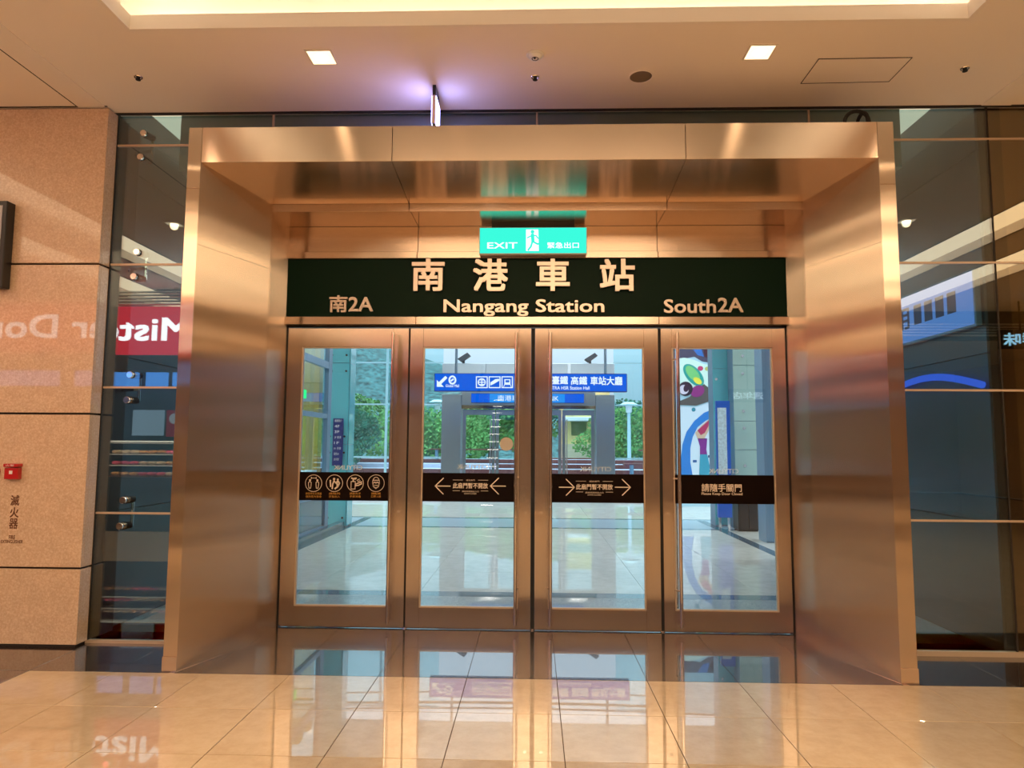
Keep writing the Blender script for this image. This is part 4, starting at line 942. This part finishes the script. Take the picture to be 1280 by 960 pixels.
tp = [(-16.5, 38.5, 1.05), (-14.4, 33.0, 0.85), (-10.9, 38.2, 0.95), (-9.0, 33, 0.75), (-2.4, 38.6, 1.0), (-6.4, 37.0, 0.8), (-0.3, 43.0, 1.2), (6.6, 41, 0.95), (8.6, 35.5, 0.9), (12.2, 40.5, 0.85), (14.6, 34.5, 0.8), (17.2, 40.5, 0.9), (-20.5, 33.5, 1.2), (-7.6, 27.6, 0.7), (20.0, 34, 1.0)]
side = ['far left', 'left', 'middle left', 'middle', 'middle right', 'right', 'far right']
for i, (x, y, s) in enumerate(tp):
    t = thing('tree', 'leafy green tree in the row outdoors, %s' % ['behind the glazed booth and taller than its neighbours', 'behind the booth, small and pale', 'beyond the left glass panes', 'just left of the left lamp post', 'right of the left lamp post', 'behind the left half of the far doors', 'behind the middle of the far doors, far back', 'just right of the yellow building', 'behind the right lamp post', 'right of the right lamp post', 'beyond the mural panel', 'far beyond the mint pier', 'hidden mostly by the glazed booth roof', 'small one near the glass end wall', 'beyond the right corner post'][i], 'tree', (x, y, 0), 'trees outdoors')
    t.rotation_euler = (0, 0, i*1.3); t.scale = (s, s, s)
    c = D.objects.new('crown', cm[i % 2]); C.objects.link(c); c.parent = t; c.location = (0, 0, 2.75)
    k = D.objects.new('trunk', tme); C.objects.link(k); k.parent = t
hm = crown_mesh('hedge_leaves', 9000, 3.0, 1.3, 0.09, M['leaf'], 5)
for i, (x, y) in enumerate(((-12.0, 30.0), (-4.6, 32.0), (5.6, 33.0), (12.6, 30.9))):
    h = D.objects.new('hedge', hm); C.objects.link(h); h.location = (x, y, 1.9); h.scale = (1.1, 0.4, 1)
    tag(h, 'dense clipped green hedge outdoors, %s' % ['beyond the glazed booth', 'left of the far portal', 'right of the yellow building', 'beyond the mural panel'][i], 'hedge', 'hedges behind the terrace')
# forested hill
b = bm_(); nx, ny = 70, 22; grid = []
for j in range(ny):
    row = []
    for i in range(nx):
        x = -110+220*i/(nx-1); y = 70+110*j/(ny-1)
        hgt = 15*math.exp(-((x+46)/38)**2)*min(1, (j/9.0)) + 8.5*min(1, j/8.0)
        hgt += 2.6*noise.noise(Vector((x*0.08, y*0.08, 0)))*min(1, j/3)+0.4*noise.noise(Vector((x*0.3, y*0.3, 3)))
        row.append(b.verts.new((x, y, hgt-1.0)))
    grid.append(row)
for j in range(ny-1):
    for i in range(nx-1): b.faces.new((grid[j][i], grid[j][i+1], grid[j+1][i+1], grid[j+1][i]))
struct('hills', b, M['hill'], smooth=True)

# ------------------------------------------------------------------ hall behind the camera (seen mirrored in the glass and steel)
QY = -1.0
sh = thing('bakery_kiosk', 'doughnut kiosk with red lit fascia, seen mirrored in the left glass', 'kiosk', (-7.9, QY-1, 0))
bx('fascia', (-10.3, -5.95, QY-0.15, QY, 3.13, 3.98), M['redlit'], sh)
b = bm_()
put_text(b, 'Mister Donut', -10.25, -6.08, 3.36, 3.78, QY+0.004, 0.02, 0, 1)
obj('lettering', b, M['whitelit'], sh)
b = bm_()
for k in range(5): box(b, -10.3, -5.95, QY-0.1, QY, 4.02+k*0.055, 4.04+k*0.055)
obj('slat_bulkhead', b, M['lampbox'], sh)
for a, c in ((-10.0, -8.6), (-8.3, -7.3), (-7.15, -6.75), (-6.65, -6.0)): bx('blue_screen', (a, c, QY-0.6, QY-0.55, 2.58, 2.86), M['bluelit'], sh)
bx('back_wall', (-10.3, -5.9, QY-3, QY-2.9, 0, 3.1), pm('kiosk_wall', (0.06, 0.09, 0.10), 0.5), sh)
x0, z1 = at(157, 516, 11.84); x1, z0 = at(168, 548, 11.84)
bx('poster', (-7.55, -6.95, QY-0.9, QY-0.88, 1.70, 2.18), emis('poster_light', (0.55, 0.72, 0.85), 0.9), sh)
bx('menu_board', (-6.9, -5.95, QY-0.9, QY-0.88, 1.68, 2.18), emis('menu_red', (0.45, 0.02, 0.04), 0.9), sh)
for i, (x, z) in enumerate(((-6.75, 2.02), (-6.45, 2.02), (-6.15, 2.02), (-6.6, 1.8), (-6.3, 1.8))): obj('menu_picture', tube(bm_(), (x, QY-0.878, z), (x, QY-0.87, z), 0.10, 20), emis('menu_white', (0.8, 0.75, 0.75), 0.8), sh)
bx('counter', (-10.2, -5.95, QY-0.9, QY-0.3, 0, 0.95), pm('counter_front', (0.05, 0.045, 0.045), 0.3), sh)
cs = bx('display_case', (-7.7, -5.95, QY-0.85, QY-0.35, 0.95, 0.98), M['chrome'], sh)
for z in (1.148, 1.348, 1.55): bx('case_fill_strip', (-7.7, -5.95, QY-0.38, QY-0.36, z, z+0.02), emis('case_fill_strip_%d' % int(z*100), (1, 0.8, 0.55), 1.6), sh)  # glowing strips added at the shelves to brighten the doughnuts
for z in (1.16, 1.36, 1.56): bx('case_shelf', (-7.7, -5.95, QY-0.85, QY-0.35, z, z+0.012), M['chrome'], sh)
bx('case_light', (-7.7, -5.95, QY-0.42, QY-0.38, 1.575, 1.60), emis('case_light', (1, 0.85, 0.6), 2.5), sh)
L = D.lights.new('case_fill_light', 'AREA'); L.shape = 'RECTANGLE'; L.size = 1.6; L.size_y = 0.1; L.energy = 45; L.color = (1.0, 0.85, 0.65)  # fill light added to brighten the doughnuts, no fixture of the kiosk
lo = D.objects.new('case_fill_light', L); C.objects.link(lo); lo.parent = sh; lo.location = Vector((-6.8, QY+0.15, 2.3))-wloc(sh); lo.rotation_euler = (-0.45, 0, 0)
dn = [pm('glazed_doughnut', (0.62, 0.33, 0.12), 0.4), pm('pink_doughnut', (0.75, 0.12, 0.2), 0.4), pm('sugared_doughnut', (0.75, 0.62, 0.42), 0.5)]
dme = []
for m_ in dn:
    b = ring(bm_(), (0, 0, 0), 0.048, 0.030, 'Z', 14, 8); me = D.meshes.new('doughnut'); b.to_mesh(me); b.free(); me.materials.append(m_); dme.append(me)
for zi, z in enumerate((1.010, 1.202, 1.402)):
    for i in range(10):
        o = D.objects.new('doughnut', dme[(i//3+zi) % 3]); C.objects.link(o); o.location = (-7.55+0.166*i, QY-0.45, z)
        tag(o, '%s doughnut, %s from the glass end of the %s shelf in the display case' % (('glazed brown', 'pink', 'sugared pale')[(i//3+zi) % 3], ('tenth', 'ninth', 'eighth', 'seventh', 'sixth', 'fifth', 'fourth', 'third', 'second', 'first')[i], ('lowest', 'middle', 'upper')[zi]), 'doughnut', 'doughnuts in the display case')
es = thing('escalator', 'escalator with lit step edges rising behind the camera, seen mirrored in the steel', 'escalator', (-1.05, -4, 0))
for k in range(14):
    y = -4.0-0.36*k; z = 0.21*(k+1)
    bx('step', (-1.5, -0.6, y-0.36, y, 0.0 if k == 0 else z-0.40, z), pm('escalator_step', (0.12, 0.12, 0.12), 0.5, 0.5) if k == 0 else D.materials['escalator_step'], es)
    bx('lit_edge', (-1.20, -0.92, y, y+0.012, z-0.032, z-0.014), emis('step_edge_light', (1.0, 0.9, 0.75), 12.0) if k == 0 else D.materials['step_edge_light'], es)
for x in (-1.56, -0.54):
    obj('balustrade', slab(bm_(), [(x-0.02, -3.6, 0), (x-0.02, -9.1, 3.1), (x-0.02, -9.1, 3.95), (x-0.02, -3.6, 0.95)], (0.04, 0, 0)), M['glass'], es)
    obj('handrail', slab(bm_(), [(x-0.04, -3.6, 0.95), (x-0.04, -9.1, 3.95), (x-0.04, -9.1, 4.0), (x-0.04, -3.6, 1.0)], (0.08, 0, 0)), M['rubber'], es)
# lit signs opposite the right glass
def lit_sign(name, label, s, px0, px1, py0, py1, mat, Yv, GYm):
    a, zb = at(px0, py1, Yv); c, zt = at(px1, py0, Yv); yr = 2*GYm-Yv
    t = thing(name, label, 'sign', ((a+c)/2, yr, zb))
    bx('backboard', (a-0.08, c+0.08, yr-0.05, yr-0.01, zb-0.06, zt+0.06), M['black'], t)
    obj('lettering', put_text(bm_(), s, a, c, zb, zt, yr, 0.02, 0, 1), mat, t)
    bx('mounting_rod', ((a+c)/2-0.01, (a+c)/2+0.01, yr-0.04, yr-0.02, zt+0.06, CZ), M['black'], t)
lit_sign('restaurant_sign', 'blue-white lit characters mirrored in the far right glass', '鮮味', 1255, 1300, 416, 432, emis('cyan_sign', (0.25, 0.6, 1.0), 4.0), 12.84, GY)
lit_sign('anniversary_sign', 'pale lit characters mirrored in the rightmost glass door', '週年店', 916, 954, 490, 499, emis('pale_sign', (0.8, 0.95, 1.0), 3.0), 13.96, BY)
# slatted ceiling bulkhead opposite the right glass
t = thing('slatted_bulkhead', 'cream slatted bulkhead mirrored in the right glass', 'bulkhead', (6.8, -3.0, 3.7))
for k in range(5): bx('slat', (4.0, RX1-0.1, -3.0, -2.9, 3.78+k*0.055, 3.80+k*0.055), M['lampbox'], t)
bx('backing', (4.0, RX1-0.1, -3.1, -3.01, 3.7, CZ-0.001), M['brown_w'], t)
